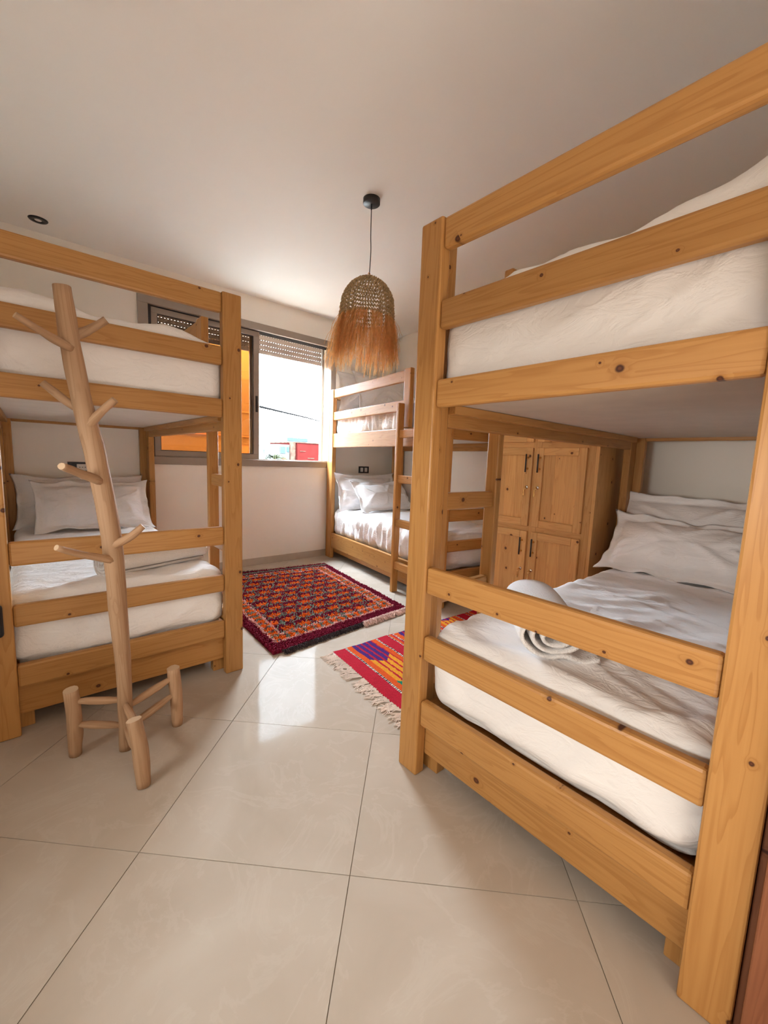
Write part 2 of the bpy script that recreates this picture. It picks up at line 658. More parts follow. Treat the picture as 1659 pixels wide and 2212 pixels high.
# wall with the doorway behind the camera, opening widened for fill light, and the hallway beyond it
bm = bmesh.new()
for lo, hi in (((X5, Y3 - 0.15, -0.2), (-0.24, Y3, HC + 0.1)), ((1.00, Y3 - 0.15, -0.2), (W2(Y3), Y3, HC + 0.1)), ((-0.24, Y3 - 0.15, 2.45), (1.00, Y3, HC + 0.1))):
    box_bm(lo, hi, bm=bm)
struct(obj('wall_front', bm, M['wall']), 'cream painted wall with the doorway')
bm = bmesh.new()
for lo, hi in (((-0.75, -2.3, -0.2), (-0.55, Y3 - 0.15, HC + 0.1)), ((1.35, -2.3, -0.2), (1.55, Y3 - 0.15, HC + 0.1)), ((-0.75, -2.5, -0.2), (1.55, -2.3, HC + 0.1))):
    box_bm(lo, hi, bm=bm)
struct(obj('wall_hallway', bm, M['wall']), 'cream hallway walls beyond the doorway')
# baseboards
struct(obj('baseboard_back', box_bm((X4, W1 - 0.012, 0.0), (W2(W1) - 0.01, W1, 0.075), 0.002, 1), M['baseboard']), 'low greige tile skirting under the window')
bl = [(W2(Y3) - 0.012, Y3), (W2(Y3), Y3), (W2(W1) - 0.002, W1 - 0.013), (W2(W1) - 0.014, W1 - 0.013)]
struct(obj('baseboard_right', poly_prism(bl, 0.0, 0.075), M['baseboard']), 'low greige tile skirting along the slanting wall')

# ------------------------------------------------------------------ window
win = bpy.data.objects.new('window_1', None)
link(win)
struct(win, 'wide aluminium sliding window, right half open, tinted left pane')
FWD = 0.068
y0, y1 = W1 - 0.018, W1 + 0.10
def wpart(name, lo, hi, mat='alu', bev=0.003):
    return obj(name, box_bm(lo, hi, bev, 1), M[mat], win)
wpart('frame_head', (WX0, y0, WZ1 - FWD), (WX1, y1, WZ1))
wpart('frame_sill', (WX0, y0, WZ0), (WX1, y1, WZ0 + FWD))
wpart('frame_jamb', (WX0, y0, WZ0 + FWD), (WX0 + FWD + 0.01, y1, WZ1 - FWD))
wpart('frame_jamb', (WX1 - FWD, y0, WZ0 + FWD), (WX1, y1, WZ1 - FWD))
for z in (WZ0 + FWD, WZ1 - FWD - 0.008):
    for yy in (W1 + 0.012, W1 + 0.048, W1 + 0.085):
        wpart('track', (WX0 + FWD + 0.012, yy, z), (WX1 - FWD, yy + 0.008, z + 0.008), 'alu_dark' if z > 2 else 'alu', 0.0)
wpart('jamb_gasket', (WX0 + FWD + 0.01, W1 + 0.004, WZ0 + FWD), (WX0 + FWD + 0.035, W1 + 0.10, WZ1 - FWD), 'alu_dark', 0.0)
SX0, SX1 = 0.875, 1.852
SZ0, SZ1 = WZ0 + FWD + 0.006, WZ1 - FWD - 0.006
sash = wpart('sash_rail', (SX0, W1 + 0.018, SZ0), (SX1, W1 + 0.045, SZ0 + 0.05))
wpart('sash_rail', (SX0, W1 + 0.018, SZ1 - 0.05), (SX1, W1 + 0.045, SZ1))
wpart('sash_stile', (SX0, W1 + 0.018, SZ0 + 0.05), (SX0 + 0.05, W1 + 0.045, SZ1 - 0.05))
st_ = wpart('sash_stile', (SX1 - 0.062, W1 + 0.018, SZ0 + 0.05), (SX1, W1 + 0.045, SZ1 - 0.05))
pull = obj('pull', box_bm((SX1 - 0.042, W1 + 0.0135, 1.60), (SX1 - 0.018, W1 + 0.019, 1.76), 0.002, 1), M['black'], st_)
# the second sash slid behind the first
wpart('sash_stile', (SX1 - 0.085, W1 + 0.055, SZ0), (SX1 - 0.03, W1 + 0.08, SZ1))
wpart('sash_stile', (SX0, W1 + 0.055, SZ0), (SX0 + 0.05, W1 + 0.08, SZ1))
wpart('pane', (SX0 + 0.05, W1 + 0.030, SZ0 + 0.05), (SX1 - 0.062, W1 + 0.034, SZ1 - 0.05), 'glass', 0.0)
for lo, hi in (((SX0 + 0.05, W1 + 0.024, SZ0 + 0.05), (SX0 + 0.056, W1 + 0.042, SZ1 - 0.05)), ((SX1 - 0.068, W1 + 0.024, SZ0 + 0.05), (SX1 - 0.062, W1 + 0.042, SZ1 - 0.05)),
               ((SX0 + 0.056, W1 + 0.024, SZ1 - 0.056), (SX1 - 0.068, W1 + 0.042, SZ1 - 0.05)), ((SX0 + 0.056, W1 + 0.024, SZ0 + 0.05), (SX1 - 0.068, W1 + 0.042, SZ0 + 0.056))):
    wpart('glazing_gasket', lo, hi, 'alu_dark', 0.0)
# reveal lining, shutter guide and roller shutter
wpart('reveal', (WX0 + 0.02, W1 + 0.10, WZ1 - 0.045), (WX1 - 0.02, W1 + 0.25, WZ1 - 0.02), 'reveal', 0.0)
wpart('reveal', (WX1 - 0.045, W1 + 0.10, WZ0), (WX1 - 0.02, W1 + 0.25, WZ1 - 0.045), 'reveal', 0.0)
wpart('reveal', (WX0 + 0.02, W1 + 0.10, WZ0), (WX0 + 0.045, W1 + 0.25, WZ1 - 0.045), 'reveal', 0.0)
wpart('sill', (WX0 + 0.02, W1 + 0.10, WZ0 + 0.02), (WX1 - 0.02, W1 + 0.31, WZ0 + 0.045), 'reveal', 0.002)
wpart('shutter_guide', (WX1 - 0.072, W1 + 0.17, WZ0 + 0.045), (WX1 - 0.045, W1 + 0.22, WZ1 - 0.045), 'alu')
wpart('shutter_guide', (WX0 + 0.045, W1 + 0.17, WZ0 + 0.045), (WX0 + 0.072, W1 + 0.22, WZ1 - 0.045), 'alu')
shut = tag(thing('roller_shutter', 'greige slatted roller shutter partly lowered behind the window head', 'shutter', (0, W1 + 0.195, 2.228)))
sx0, sx1 = WX0 + 0.074, WX1 - 0.074
prof = [(-0.004, 0.0), (0.004, 0.0), (0.0055, 0.012), (0.006, 0.024), (0.0055, 0.036), (0.004, 0.044), (-0.004, 0.044)]
bm = bmesh.new()
ra = [bm.verts.new((sx0, -a, z)) for a, z in prof]
rb = [bm.verts.new((sx1, -a, z)) for a, z in prof]
for i in range(len(prof)):
    bm.faces.new((ra[i], ra[(i + 1) % len(prof)], rb[(i + 1) % len(prof)], rb[i]))
bm.faces.new(ra)
bm.faces.new(list(reversed(rb)))
bmesh.ops.recalc_face_normals(bm, faces=bm.faces)
slat0 = obj('slat', bm, M['shutter'], shut)
bm = bmesh.new()
x = sx0 + 0.02
while x < sx1 - 0.02:
    box_bm((x, -0.0052, 0.0425), (x + 0.016, 0.0045, 0.0475), bm=bm)
    x += 0.028
slot0 = obj('slot_row', bm, M['slot'], slat0)
for i in range(1, 5):
    s2 = slat0.copy()
    link(s2, shut)
    s2.location = (0, 0, 0.047 * i)
    q2 = slot0.copy()
    link(q2, s2)

# ------------------------------------------------------------------ outside
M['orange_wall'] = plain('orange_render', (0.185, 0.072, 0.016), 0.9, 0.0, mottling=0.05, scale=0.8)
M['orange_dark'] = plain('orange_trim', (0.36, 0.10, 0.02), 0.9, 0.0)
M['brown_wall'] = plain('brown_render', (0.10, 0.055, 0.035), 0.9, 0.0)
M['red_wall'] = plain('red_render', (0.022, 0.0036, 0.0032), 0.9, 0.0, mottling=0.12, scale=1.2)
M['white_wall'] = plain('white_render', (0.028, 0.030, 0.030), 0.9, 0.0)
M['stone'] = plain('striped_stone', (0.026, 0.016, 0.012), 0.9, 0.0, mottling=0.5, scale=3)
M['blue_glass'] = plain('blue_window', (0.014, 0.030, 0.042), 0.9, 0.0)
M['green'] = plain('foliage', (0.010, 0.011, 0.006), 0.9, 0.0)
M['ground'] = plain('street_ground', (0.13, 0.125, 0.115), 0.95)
gnd = struct(obj('ground', box_bm((-80, 4.8, -5.3), (120, 160, -5.0)), M['ground']), 'pale street ground below the window')
M['ground_block'] = plain('light_block_ground', (0.09, 0.08, 0.07), 0.95)  # unseen dark ground, added to block light from below the horizon
struct(obj('ground_light_block', box_bm((-80, -80, -5.3), (120, 4.8, -5.01)), M['ground_block']), 'unseen dark ground added to cut low light into the side window')
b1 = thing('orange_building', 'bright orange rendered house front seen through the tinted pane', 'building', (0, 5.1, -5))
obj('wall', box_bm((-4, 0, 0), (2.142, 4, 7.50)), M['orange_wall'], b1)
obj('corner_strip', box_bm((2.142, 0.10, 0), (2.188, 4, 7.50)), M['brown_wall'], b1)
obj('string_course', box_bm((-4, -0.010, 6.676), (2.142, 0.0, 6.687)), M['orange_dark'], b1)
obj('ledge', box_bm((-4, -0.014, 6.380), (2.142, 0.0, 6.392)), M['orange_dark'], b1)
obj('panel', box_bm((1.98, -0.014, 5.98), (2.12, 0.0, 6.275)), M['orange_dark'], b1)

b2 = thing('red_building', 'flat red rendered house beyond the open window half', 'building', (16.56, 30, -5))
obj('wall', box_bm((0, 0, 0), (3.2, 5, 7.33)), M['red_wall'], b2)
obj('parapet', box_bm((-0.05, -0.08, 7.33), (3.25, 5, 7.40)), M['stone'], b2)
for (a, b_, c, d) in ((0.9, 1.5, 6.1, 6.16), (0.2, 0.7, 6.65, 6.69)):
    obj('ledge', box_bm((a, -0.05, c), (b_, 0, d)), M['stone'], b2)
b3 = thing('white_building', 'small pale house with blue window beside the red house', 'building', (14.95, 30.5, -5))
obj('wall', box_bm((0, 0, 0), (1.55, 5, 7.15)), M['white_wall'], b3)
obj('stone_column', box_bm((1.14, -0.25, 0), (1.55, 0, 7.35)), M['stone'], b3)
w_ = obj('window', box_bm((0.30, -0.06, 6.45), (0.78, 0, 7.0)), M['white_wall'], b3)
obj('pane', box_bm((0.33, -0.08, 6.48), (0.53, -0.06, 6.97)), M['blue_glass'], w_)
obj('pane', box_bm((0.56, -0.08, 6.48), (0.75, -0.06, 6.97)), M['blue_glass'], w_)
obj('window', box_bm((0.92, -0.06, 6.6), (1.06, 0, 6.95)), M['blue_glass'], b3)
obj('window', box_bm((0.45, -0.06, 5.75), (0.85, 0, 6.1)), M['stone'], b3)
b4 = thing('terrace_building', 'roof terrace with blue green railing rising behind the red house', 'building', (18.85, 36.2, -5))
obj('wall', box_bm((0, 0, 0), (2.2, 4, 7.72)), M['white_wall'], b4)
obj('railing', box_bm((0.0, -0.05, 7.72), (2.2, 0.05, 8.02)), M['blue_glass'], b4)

for k_, (px, pz) in enumerate(((13.35, 1.55), (14.15, 1.72))):
    dsh = thing('parasol', ['open blue parasol low over the rooftops, left one', 'open blue parasol low over the rooftops, nearer the pale house'][k_], 'parasol', (px, 31, -5), group='parasols over the rooftops')
    obj('canopy', lathe_bm([(0.34, pz + 5 - 0.08), (0.20, pz + 5.0), (0.02, pz + 5.10)], 12), M['blue_glass'], dsh)
    obj('pole', tube_bm([(0, 0, 0), (0, 0, pz + 5.25)], 0.02, 6), M['white_wall'], dsh)
palm = thing('palm_tree', 'spiky palm crown at the foot of the window view', 'tree', (13.6, 28, -5))
bm = bmesh.new()
for i in range(34):
    a = rnd.uniform(0, 2 * math.pi)
    L = rnd.uniform(0.5, 1.1)
    pts = [Vector((math.cos(a) * L * t, math.sin(a) * L * t, 6.0 + 0.35 * math.sin(t * 2.4) * rnd.uniform(0.3, 1.2) - 0.25 * t * t)) for t in (0, 0.25, 0.5, 0.75, 1.0)]
    for i2 in range(4):
        w2 = 0.05 * (1 - i2 * 0.2)
        n_ = Vector((-math.sin(a), math.cos(a), 0.3)) * w2
        q = [bm.verts.new(pts[i2] - n_), bm.verts.new(pts[i2] + n_), bm.verts.new(pts[i2 + 1] + n_), bm.verts.new(pts[i2 + 1] - n_)]
        bm.faces.new(q)
obj('fronds', bm, M['green'], palm)
obj('trunk', tube_bm([(0, 0, 0), (0.05, 0, 3), (0, 0, 6.0)], [0.18, 0.14, 0.12], 8), M['brown_wall'], palm)
M['cable'] = plain('cable_sheath', (0.004, 0.004, 0.004), 0.9, 0.0)
cab = [(2.186, 5.20, 1.80), (3.6, 7.0, 1.95), (5.5, 9.45, 2.16), (7.484, 12.0, 2.358), (9.2, 14.2, 2.54)]
tag(obj('power_cable', tube_bm(catmull(cab, 5), 0.017, 6), M['cable']), 'thin dark overhead cable crossing the open sky', 'cable')
pole = thing('utility_pole', 'grey utility pole holding the overhead cable outside the window', 'pole', (9.2, 14.2, -5))
obj('shaft', tube_bm([(0, 0, 0), (0, 0, 7.7)], [0.10, 0.07], 10), M['white_wall'], pole)
obj('crossarm', box_bm((-0.4, -0.04, 7.42), (0.4, 0.04, 7.50)), M['brown_wall'], pole)

# ------------------------------------------------------------------ bunk beds
H = 1.922
A_ = 0.092
TP = 0.045
W = 1.0
LB = 2.045
FOOT_RAILS = [('guard_rail', 1.8254, 1.918), ('guard_rail', 1.5824, 1.6712), ('frame_rail', 1.3337, 1.4235),
              ('lower_guard_rail', 0.6949, 0.7891), ('lower_guard_rail', 0.4501, 0.5381), ('bottom_rail', 0.1998, 0.2944)]


def bunk_bed(label, loc, rz, mirror=False):
    t = thing('bunk_bed', label, 'bunk bed', (loc[0], loc[1], 0), rz, 'pine bunk beds')
    def B(name, u0, u1, v0, v1, z0, z1, mat='pine', bev=0.006):
        if mirror:
            u0, u1 = W - u1, W - u0
        return board(name, t, (u0, v0, z0), (u1, v1, z1), mat, bev)
    for u0, s0 in ((0.0, 0.0), (W - A_, W - TP)):
        B('post', u0, u0 + A_, 0, TP, 0, H)
        B('side_plank', s0, s0 + TP, TP, TP + 0.088, 0, H)
        B('post', u0, u0 + A_, LB - TP, LB, 0, H)
        B('side_plank', s0, s0 + TP, LB - TP - 0.088, LB - TP, 0, H)
    for nm, z0, z1 in FOOT_RAILS:
        B(nm, A_, W - A_, 0.008, 0.043, z0, z1, bev=0.009)
    B('skirt_board', A_ - 0.01, W - A_ + 0.01, 0.046, 0.066, 0.072, 0.205, bev=0.003)
    B('support_block', 0.047, 0.135, 0.070, 0.115, 0.0, 0.09, bev=0.003)
    B('support_block', W - 0.135, W - 0.047, 0.070, 0.115, 0.0, 0.09, bev=0.003)
    # head end
    B('head_rail', A_, W - A_, LB - 0.043, LB - 0.008, 1.8254, 1.918)
    B('head_rail', A_, W - A_, LB - 0.043, LB - 0.008, 1.338, 1.4235)
    B('head_rail', A_, W - A_, LB - 0.043, LB - 0.008, 0.13, 0.2944)
    # long sides
    va, vb = TP + 0.088, LB - TP - 0.088
    for s in (0, 1):
        u0, u1 = (0.008, 0.043) if s == 0 else (W - 0.043, W - 0.008)
        B('side_rail', u0, u1, va, vb, 1.280, 1.4335)
        B('side_rail', u0, u1, va, vb, 0.128, 0.298)
        k0, k1 = (0.046, 0.064) if s == 0 else (W - 0.064, W - 0.046)
        B('side_skirt', k0, k1, va, vb, 0.072, 0.17, bev=0.003)
        c0, c1 = (0.043, 0.075) if s == 0 else (W - 0.075, W - 0.043)
        B('cleat', c0, c1, va, vb, 1.325, 1.356, bev=0.002)
    B('bunk_base', 0.045, W - 0.045, 0.046, LB - 0.046, 1.357, 1.372, 'base_board', 0.002)
    B('bunk_base', 0.066, W - 0.066, 0.070, LB - 0.046, 0.240, 0.255, 'pine', 0.002)
    # upper guard on the ladder side with its end post
    vg = 0.47
    B('guard_rail', 0.008, 0.043, vg + 0.09, vb, 1.8254, 1.918)
    B('guard_rail', 0.008, 0.043, vg + 0.09, vb, 1.5824, 1.6712)
    B('guard_post', 0.004, 0.045, vg, vg + 0.09, 1.436, 1.928)
    # ladder
    for v0 in (0.175, 0.525):
        B('ladder_stile', -0.062, -0.001, v0, v0 + 0.036, 0, 1.64)
    for z in (0.280, 0.655, 1.035, 1.415):
        B('ladder_rung', -0.050, -0.014, 0.212, 0.524, z - 0.068, z)
    return t


XR, YR1 = 1.029, 1.0524
YL, XL1 = 2.0892, 0.8373
bedR = bunk_bed('large pine bunk bed in the foreground with foot rails facing the floor', (XR, YR1), R_(-90))
bedL = bunk_bed('pine bunk bed standing behind the branch coat rack', (XL1 - W, YL), 0.0, True)
angF = R_(-7.76)
uF = Vector((math.cos(angF), math.sin(angF), 0))
vF = Vector((-math.sin(angF), math.cos(angF), 0))
headF = Vector((2.658, 4.122, 0))
footF = headF - vF * LB
bedF = bunk_bed('small distant pine bunk bed in the corner beyond the patterned rug', (footF.x, footF.y), angF)

BEDM = {'R': (Matrix.Translation((XR, YR1, 0)) @ Matrix.Rotation(R_(-90), 4, 'Z')),
        'L': Matrix.Translation((XL1 - W, YL, 0)),
        'F': Matrix.Translation(footF) @ Matrix.Rotation(angF, 4, 'Z')}

# ------------------------------------------------------------------ bedding
def fold(x, y, z, ang, along, across, seed=0.0):
    c, s = math.cos(ang), math.sin(ang)
    a, b = x * c + y * s, -x * s + y * c
    w = noise.noise(Vector((a * 1.7 + seed, b * 1.7, z * 1.7 - seed))) * 0.35
    n = noise.noise(Vector((a * along + seed, (b + w * 0.15) * across, z * across * 0.5 + seed * 0.7)))
    return 1.0 - min(1.0, abs(n) * 2.6)


def soft_box(size, r, step, disp):
    """rounded cushion-like block standing on z=0; disp(p, n, top) moves each point along its normal"""
    sx, sy, sz = size
    nx, ny, nz = max(4, int(sx / step)), max(4, int(sy / step)), max(4, int(sz / step))
    bm = bmesh.new()
    V = {}
    def vert(i, j, k):
        key = (i, j, k)
        if key in V:
            return V[key]
        p = Vector((sx * (i / nx - 0.5), sy * (j / ny - 0.5), sz * (k / nz)))
        q = Vector((max(-sx / 2 + r, min(sx / 2 - r, p.x)), max(-sy / 2 + r, min(sy / 2 - r, p.y)), max(r, min(sz - r, p.z))))
        d = p - q
        if d.length > 1e-9:
            n = d.normalized()
            p = q + n * r
        else:
            n = Vector((0, 0, 1))
        p = p + n * disp(p, n)
        V[key] = bm.verts.new(p)
        return V[key]
    for i in range(nx):
        for j in range(ny):
            bm.faces.new((vert(i, j, nz), vert(i + 1, j, nz), vert(i + 1, j + 1, nz), vert(i, j + 1, nz)))
            bm.faces.new((vert(i, j, 0), vert(i, j + 1, 0), vert(i + 1, j + 1, 0), vert(i + 1, j, 0)))
    for i in range(nx):
        for k in range(nz):
            bm.faces.new((vert(i, 0, k), vert(i + 1, 0, k), vert(i + 1, 0, k + 1), vert(i, 0, k + 1)))
            bm.faces.new((vert(i, ny, k), vert(i, ny, k + 1), vert(i + 1, ny, k + 1), vert(i + 1, ny, k)))
    for j in range(ny):
        for k in range(nz):
            bm.faces.new((vert(0, j, k), vert(0, j, k + 1), vert(0, j + 1, k + 1), vert(0, j + 1, k)))
            bm.faces.new((vert(nx, j, k), vert(nx, j + 1, k), vert(nx, j + 1, k + 1), vert(nx, j, k + 1)))
    return bm


def on_bed(o, key, u, v, z, rz=0.0):
    m = BEDM[key] @ Matrix.Translation((u, v, z)) @ Matrix.Rotation(rz, 4, 'Z')
    o.matrix_world = m
    return o


def mattress(key, label, v0, v1, z0, z1, u0=0.070, u1=0.930, r=0.06, step=0.022, amp=0.006, gather=0.0, seed=0.0, lump=None, side_ang=0.5):
    sx, sy, sz = u1 - u0, v1 - v0, z1 - z0
    def disp(p, n):
        top = max(0.0, n.z)
        side = 1 - abs(n.z)
        d = amp * (fold(p.x, p.y, p.z, 0.5, 2.2, 9.0, seed) - 0.5) * (0.4 + 0.6 * top)
        d += amp * 0.8 * (fold(p.x, p.y, p.z, -0.35, 1.5, 15.0, seed + 5) ** 2 - 0.3) * top
        d += 0.006 * noise.noise(p * 4 + Vector((seed, 0, 0)))
        if side > 0.3:
            d += amp * 0.8 * (fold(p.x + p.y, p.z * 1.0, 0, side_ang, 3.0, 10.0, seed + 9) - 0.45) * max(0, min(1, (sz - p.z) / sz * 1.3))
            d -= 0.016 * max(0.0, 1 - p.z / 0.07) ** 2
        if gather:
            e = max(0.0, min(1.0, (sx * 0.05 - p.x) / (sx * 0.5)))
            d += gather * e * (0.6 * fold(p.x * 0.6, p.y, p.z * 0.5, 0.35, 2.0, 11.0, seed + 3) + 0.5 * fold(p.x * 0.6, p.y, p.z * 0.4, 0.45, 2.5, 21.0, seed + 13) - 0.55)
        if lump and n.z > 0.2:
            d += lump(p.x + sx / 2, p.y + sy / 2) * n.z
        return d
    o = obj('mattress', soft_box((sx, sy, sz), r, step, disp), M['sheet'], None, True)
    on_bed(o, key, (u0 + u1) / 2, (v0 + v1) / 2, z0)
    return tag(o, label, 'mattress', 'white mattresses on the bunks')


def lumpL(u, v):
    # camera-side duvet humps on the upper bunk behind the coat rack
    return 0.062 * math.exp(-((u - 0.12) / 0.17) ** 2) + 0.034 * math.exp(-((u - 0.60) / 0.17) ** 2) + 0.012 * noise.noise(Vector((u * 9, v * 4, 3)))


def lumpR(u, v):
    return 0.012 * max(0.0, min(1.0, (u - 0.10) / 0.3)) + 0.055 * max(0.0, min(1.0, (u - 0.55) / 0.30)) ** 1.2 + 0.014 * noise.noise(Vector((u * 9, v * 3, 8)))


mattress('R', 'white sheeted lower mattress of the foreground bunk bed, towel roll on it', 0.052, 1.985, 0.258, 0.565, step=0.015, amp=0.012, seed=1.3, r=0.075)
mattress('R', 'white sheeted upper mattress high in the foreground bunk bed', 0.052, 1.985, 1.374, 1.703, step=0.018, amp=0.012, seed=7.7, lump=lumpR)
mattress('L', 'white sheeted lower mattress of the bunk behind the coat rack', 0.052, 1.985, 0.258, 0.562, step=0.017, amp=0.011, seed=3.1)
mattress('L', 'white sheeted upper mattress of the bunk behind the coat rack', 0.052, 1.985, 1.374, 1.695, step=0.018, amp=0.012, seed=4.4, lump=lumpL)
mattress('F', 'white lower mattress with gathered duvet on the distant corner bunk', 0.060, 1.985, 0.258, 0.575, u0=0.048, r=0.11, step=0.015, amp=0.010, gather=0.045, seed=5.2)
mattress('F', 'white upper mattress with puffy duvet on the distant corner bunk', 0.060, 1.985, 1.374, 1.690, u0=0.052, r=0.10, step=0.017, amp=0.010, gather=0.030, seed=6.6)


def pillow(key, label, u, v, z, w, h, tk, lean, rz=0.0, roll=0.0, seed=0.0, flange=0.055, droop=0.0):
    """a square-edged pillow case standing on its long side; lean tips its top towards the head"""
    NX, NY = 56, 38
    bm = bmesh.new()
    def pos(s, t, side):
        fx, fy = flange / (w / 2), flange / (h / 2)
        si, ti = abs(s) / (1 - fx), abs(t) / (1 - fy)
        body = 0.0
        if si < 1 and ti < 1:
            body = ((1 - si ** 3.2) * (1 - ti ** 2.6)) ** 0.55
        pinch = 1 - 0.075 * (1 - abs(t) ** 3) * abs(s) ** 2
        pinch2 = 1 - 0.11 * (1 - abs(s) ** 3) * abs(t) ** 2
        x = s * w / 2 * pinch
        y = t * h / 2 * pinch2
        # pull of the seams radiating from the corners
        r = fold(x, y, 0, 0.55 * (1 if s * t > 0 else -1), 3.0, 13.0, seed)
        wr = 0.026 * (r ** 1.5 - 0.4) * (0.3 + 0.7 * min(1, (si ** 2 + ti ** 2))) + 0.010 * noise.noise(Vector((x * 5 + seed, y * 5, side)))
        zz = side * (0.003 + tk / 2 * body) + (wr * (0.3 + body) if side > 0 else 0.0)
        edge = max(0.0, max(si, ti) - 1) / max(fx, fy)
        zz += 0.045 * edge * noise.noise(Vector((s * 3.1 + seed, t * 3.1, 0.5)))
        y += 0.018 * noise.noise(Vector((s * 2.2 + seed, 3.3, side * 0.1))) * (abs(t) ** 2)
        zz += droop * (t * t)
        return Vector((x, y, zz))
    def shape(t):
        return t
    F_, B_ = {}, {}
    for i in range(NX + 1):
        for j in range(NY + 1):
            s, t = -1 + 2 * i / NX, -1 + 2 * j / NY
            F_[i, j] = bm.verts.new(pos(s, t, 1))
            if i in (0, NX) or j in (0, NY):
                B_[i, j] = F_[i, j]
            else:
                B_[i, j] = bm.verts.new(pos(s, t, -1))
    for i in range(NX):
        for j in range(NY):
            bm.faces.new((F_[i, j], F_[i + 1, j], F_[i + 1, j + 1], F_[i, j + 1]))
            bm.faces.new((B_[i, j], B_[i, j + 1], B_[i + 1, j + 1], B_[i + 1, j]))
    o = obj('pillow', bm, M['sheet'], None, True)
    # local x = width (u), y = height, z = front normal (towards the foot)
    base = Matrix(((1, 0, 0, 0), (0, 0, -1, 0), (0, 1, 0, 0), (0, 0, 0, 1)))   # y->z, z->-v
    m = BEDM[key] @ Matrix.Translation((u, v, z)) @ Matrix.Rotation(rz, 4, 'Z') @ Matrix.Rotation(-lean, 4, 'X') @ base @ Matrix.Rotation(roll, 4, 'Z') @ Matrix.Translation((0, h / 2 * 0.93, 0))
    o.matrix_world = m
    return tag(o, label, 'pillow', 'white flanged pillows on the bunks')


# (u measured from the ladder side, or from the left for the bed behind the coat rack)
pillow('L', 'back pillow upright against the wall in the bunk behind the coat rack', 0.49, 1.90, 0.555, 0.86, 0.42, 0.16, R_(12), seed=1.0, flange=0.03)
pillow('L', 'front pillow leaning on another in the bunk behind the coat rack', 0.545, 1.58, 0.565, 0.76, 0.46, 0.15, R_(38), seed=2.0)
pillow('R', 'back pillow against the wall in the lower foreground bunk', 0.42, 1.86, 0.555, 0.88, 0.50, 0.16, R_(16), seed=3.0)
pillow('R', 'front pillow leaning back in the lower foreground bunk', 0.425, 1.58, 0.560, 0.80, 0.43, 0.19, R_(40), seed=4.0)
pillow('F', 'back pillow under the light switch in the distant lower bunk', 0.46, 1.80, 0.575, 0.90, 0.455, 0.17, R_(18), seed=5.0, rz=R_(7))
pillow('F', 'front pillow leaning in the distant lower bunk', 0.56, 1.55, 0.580, 0.78, 0.42, 0.16, R_(36), seed=6.0, rz=R_(5))
pillow('F', 'back pillow nearest the window on the distant upper bunk', 0.42, 1.84, 1.690, 0.82, 0.46, 0.16, R_(10), seed=7.0, rz=R_(7))
pillow('F', 'front pillow on the distant upper bunk, beside the slanting wall', 0.57, 1.66, 1.695, 0.78, 0.50, 0.17, R_(24), seed=8.0, rz=R_(5))


def towel_roll(key, label, p0, p1, rx, rzz, z, turns=2.6, tail=0.05, seed=0.0, sag=0.0):
    """a towel rolled up: a spiral strip swept from p0 to p1 (bed coordinates)"""
    a, b = Vector((p0[0], p0[1], 0)), Vector((p1[0], p1[1], 0))
    L = (b - a).length
    ang = math.atan2(b.y - a.y, b.x - a.x)
    N = 110
    th = 0.011
    prof = []
    for i in range(N + 1):
        t = i / N
        r = 0.22 + 0.78 * t
        phi = -math.pi / 2 + 2 * math.pi * turns * (t - 1)
        prof.append((-math.cos(phi) * r * rx, math.sin(phi) * r * rzz + rzz))
    # loose end lying on the bed
    for i in range(1, 9):
        prof.append((-tail * i / 8.0, 0.002 + 0.006 * math.sin(i * 0.9)))
    M_ = 22
    bm = bmesh.new()
    outer, inner = [], []
    n = len(prof)
    for m_ in range(M_ + 1):
        y = L * m_ / M_
        ro, ri = [], []
        for i, (x, zz) in enumerate(prof):
            i0, i1 = max(0, i - 1), min(n - 1, i + 1)
            tx, tz = prof[i1][0] - prof[i0][0], prof[i1][1] - prof[i0][1]
            l = math.hypot(tx, tz) or 1
            nx, nz = tz / l, -tx / l
            wv = 0.006 * noise.noise(Vector((x * 14 + seed, y * 6, zz * 14)))
            edge = 0.008 * noise.noise(Vector((i * 0.11, seed, 0))) if m_ in (0, M_) else 0
            sq = 1 - 0.10 * (2 * y / L - 1) ** 4
            ro.append(bm.verts.new((y + edge, x * sq + nx * (th / 2 + wv), zz * sq + nz * (th / 2 + wv) + 0.006)))
            ri.append(bm.verts.new((y + edge, x * sq - nx * th / 2, zz * sq - nz * th / 2 + 0.006)))
        outer.append(ro)
        inner.append(ri)
    for m_ in range(M_):
        for i in range(n - 1):
            bm.faces.new((outer[m_][i], outer[m_][i + 1], outer[m_ + 1][i + 1], outer[m_ + 1][i]))
            bm.faces.new((inner[m_][i], inner[m_ + 1][i], inner[m_ + 1][i + 1], inner[m_][i + 1]))
        for i in (0, n - 1):
            bm.faces.new((outer[m_][i], outer[m_ + 1][i], inner[m_ + 1][i], inner[m_][i]))
    for m_ in (0, M_):
        for i in range(n - 1):
            bm.faces.new((outer[m_][i], inner[m_][i], inner[m_][i + 1], outer[m_][i + 1]))
    bmesh.ops.recalc_face_normals(bm, faces=bm.faces)
    o = obj('towel', bm, M['towel'], None, True)
    o.matrix_world = BEDM[key] @ Matrix.Translation((a.x, a.y, z)) @ Matrix.Rotation(ang, 4, 'Z')
    return tag(o, label, 'towel', 'rolled white towels on the beds')


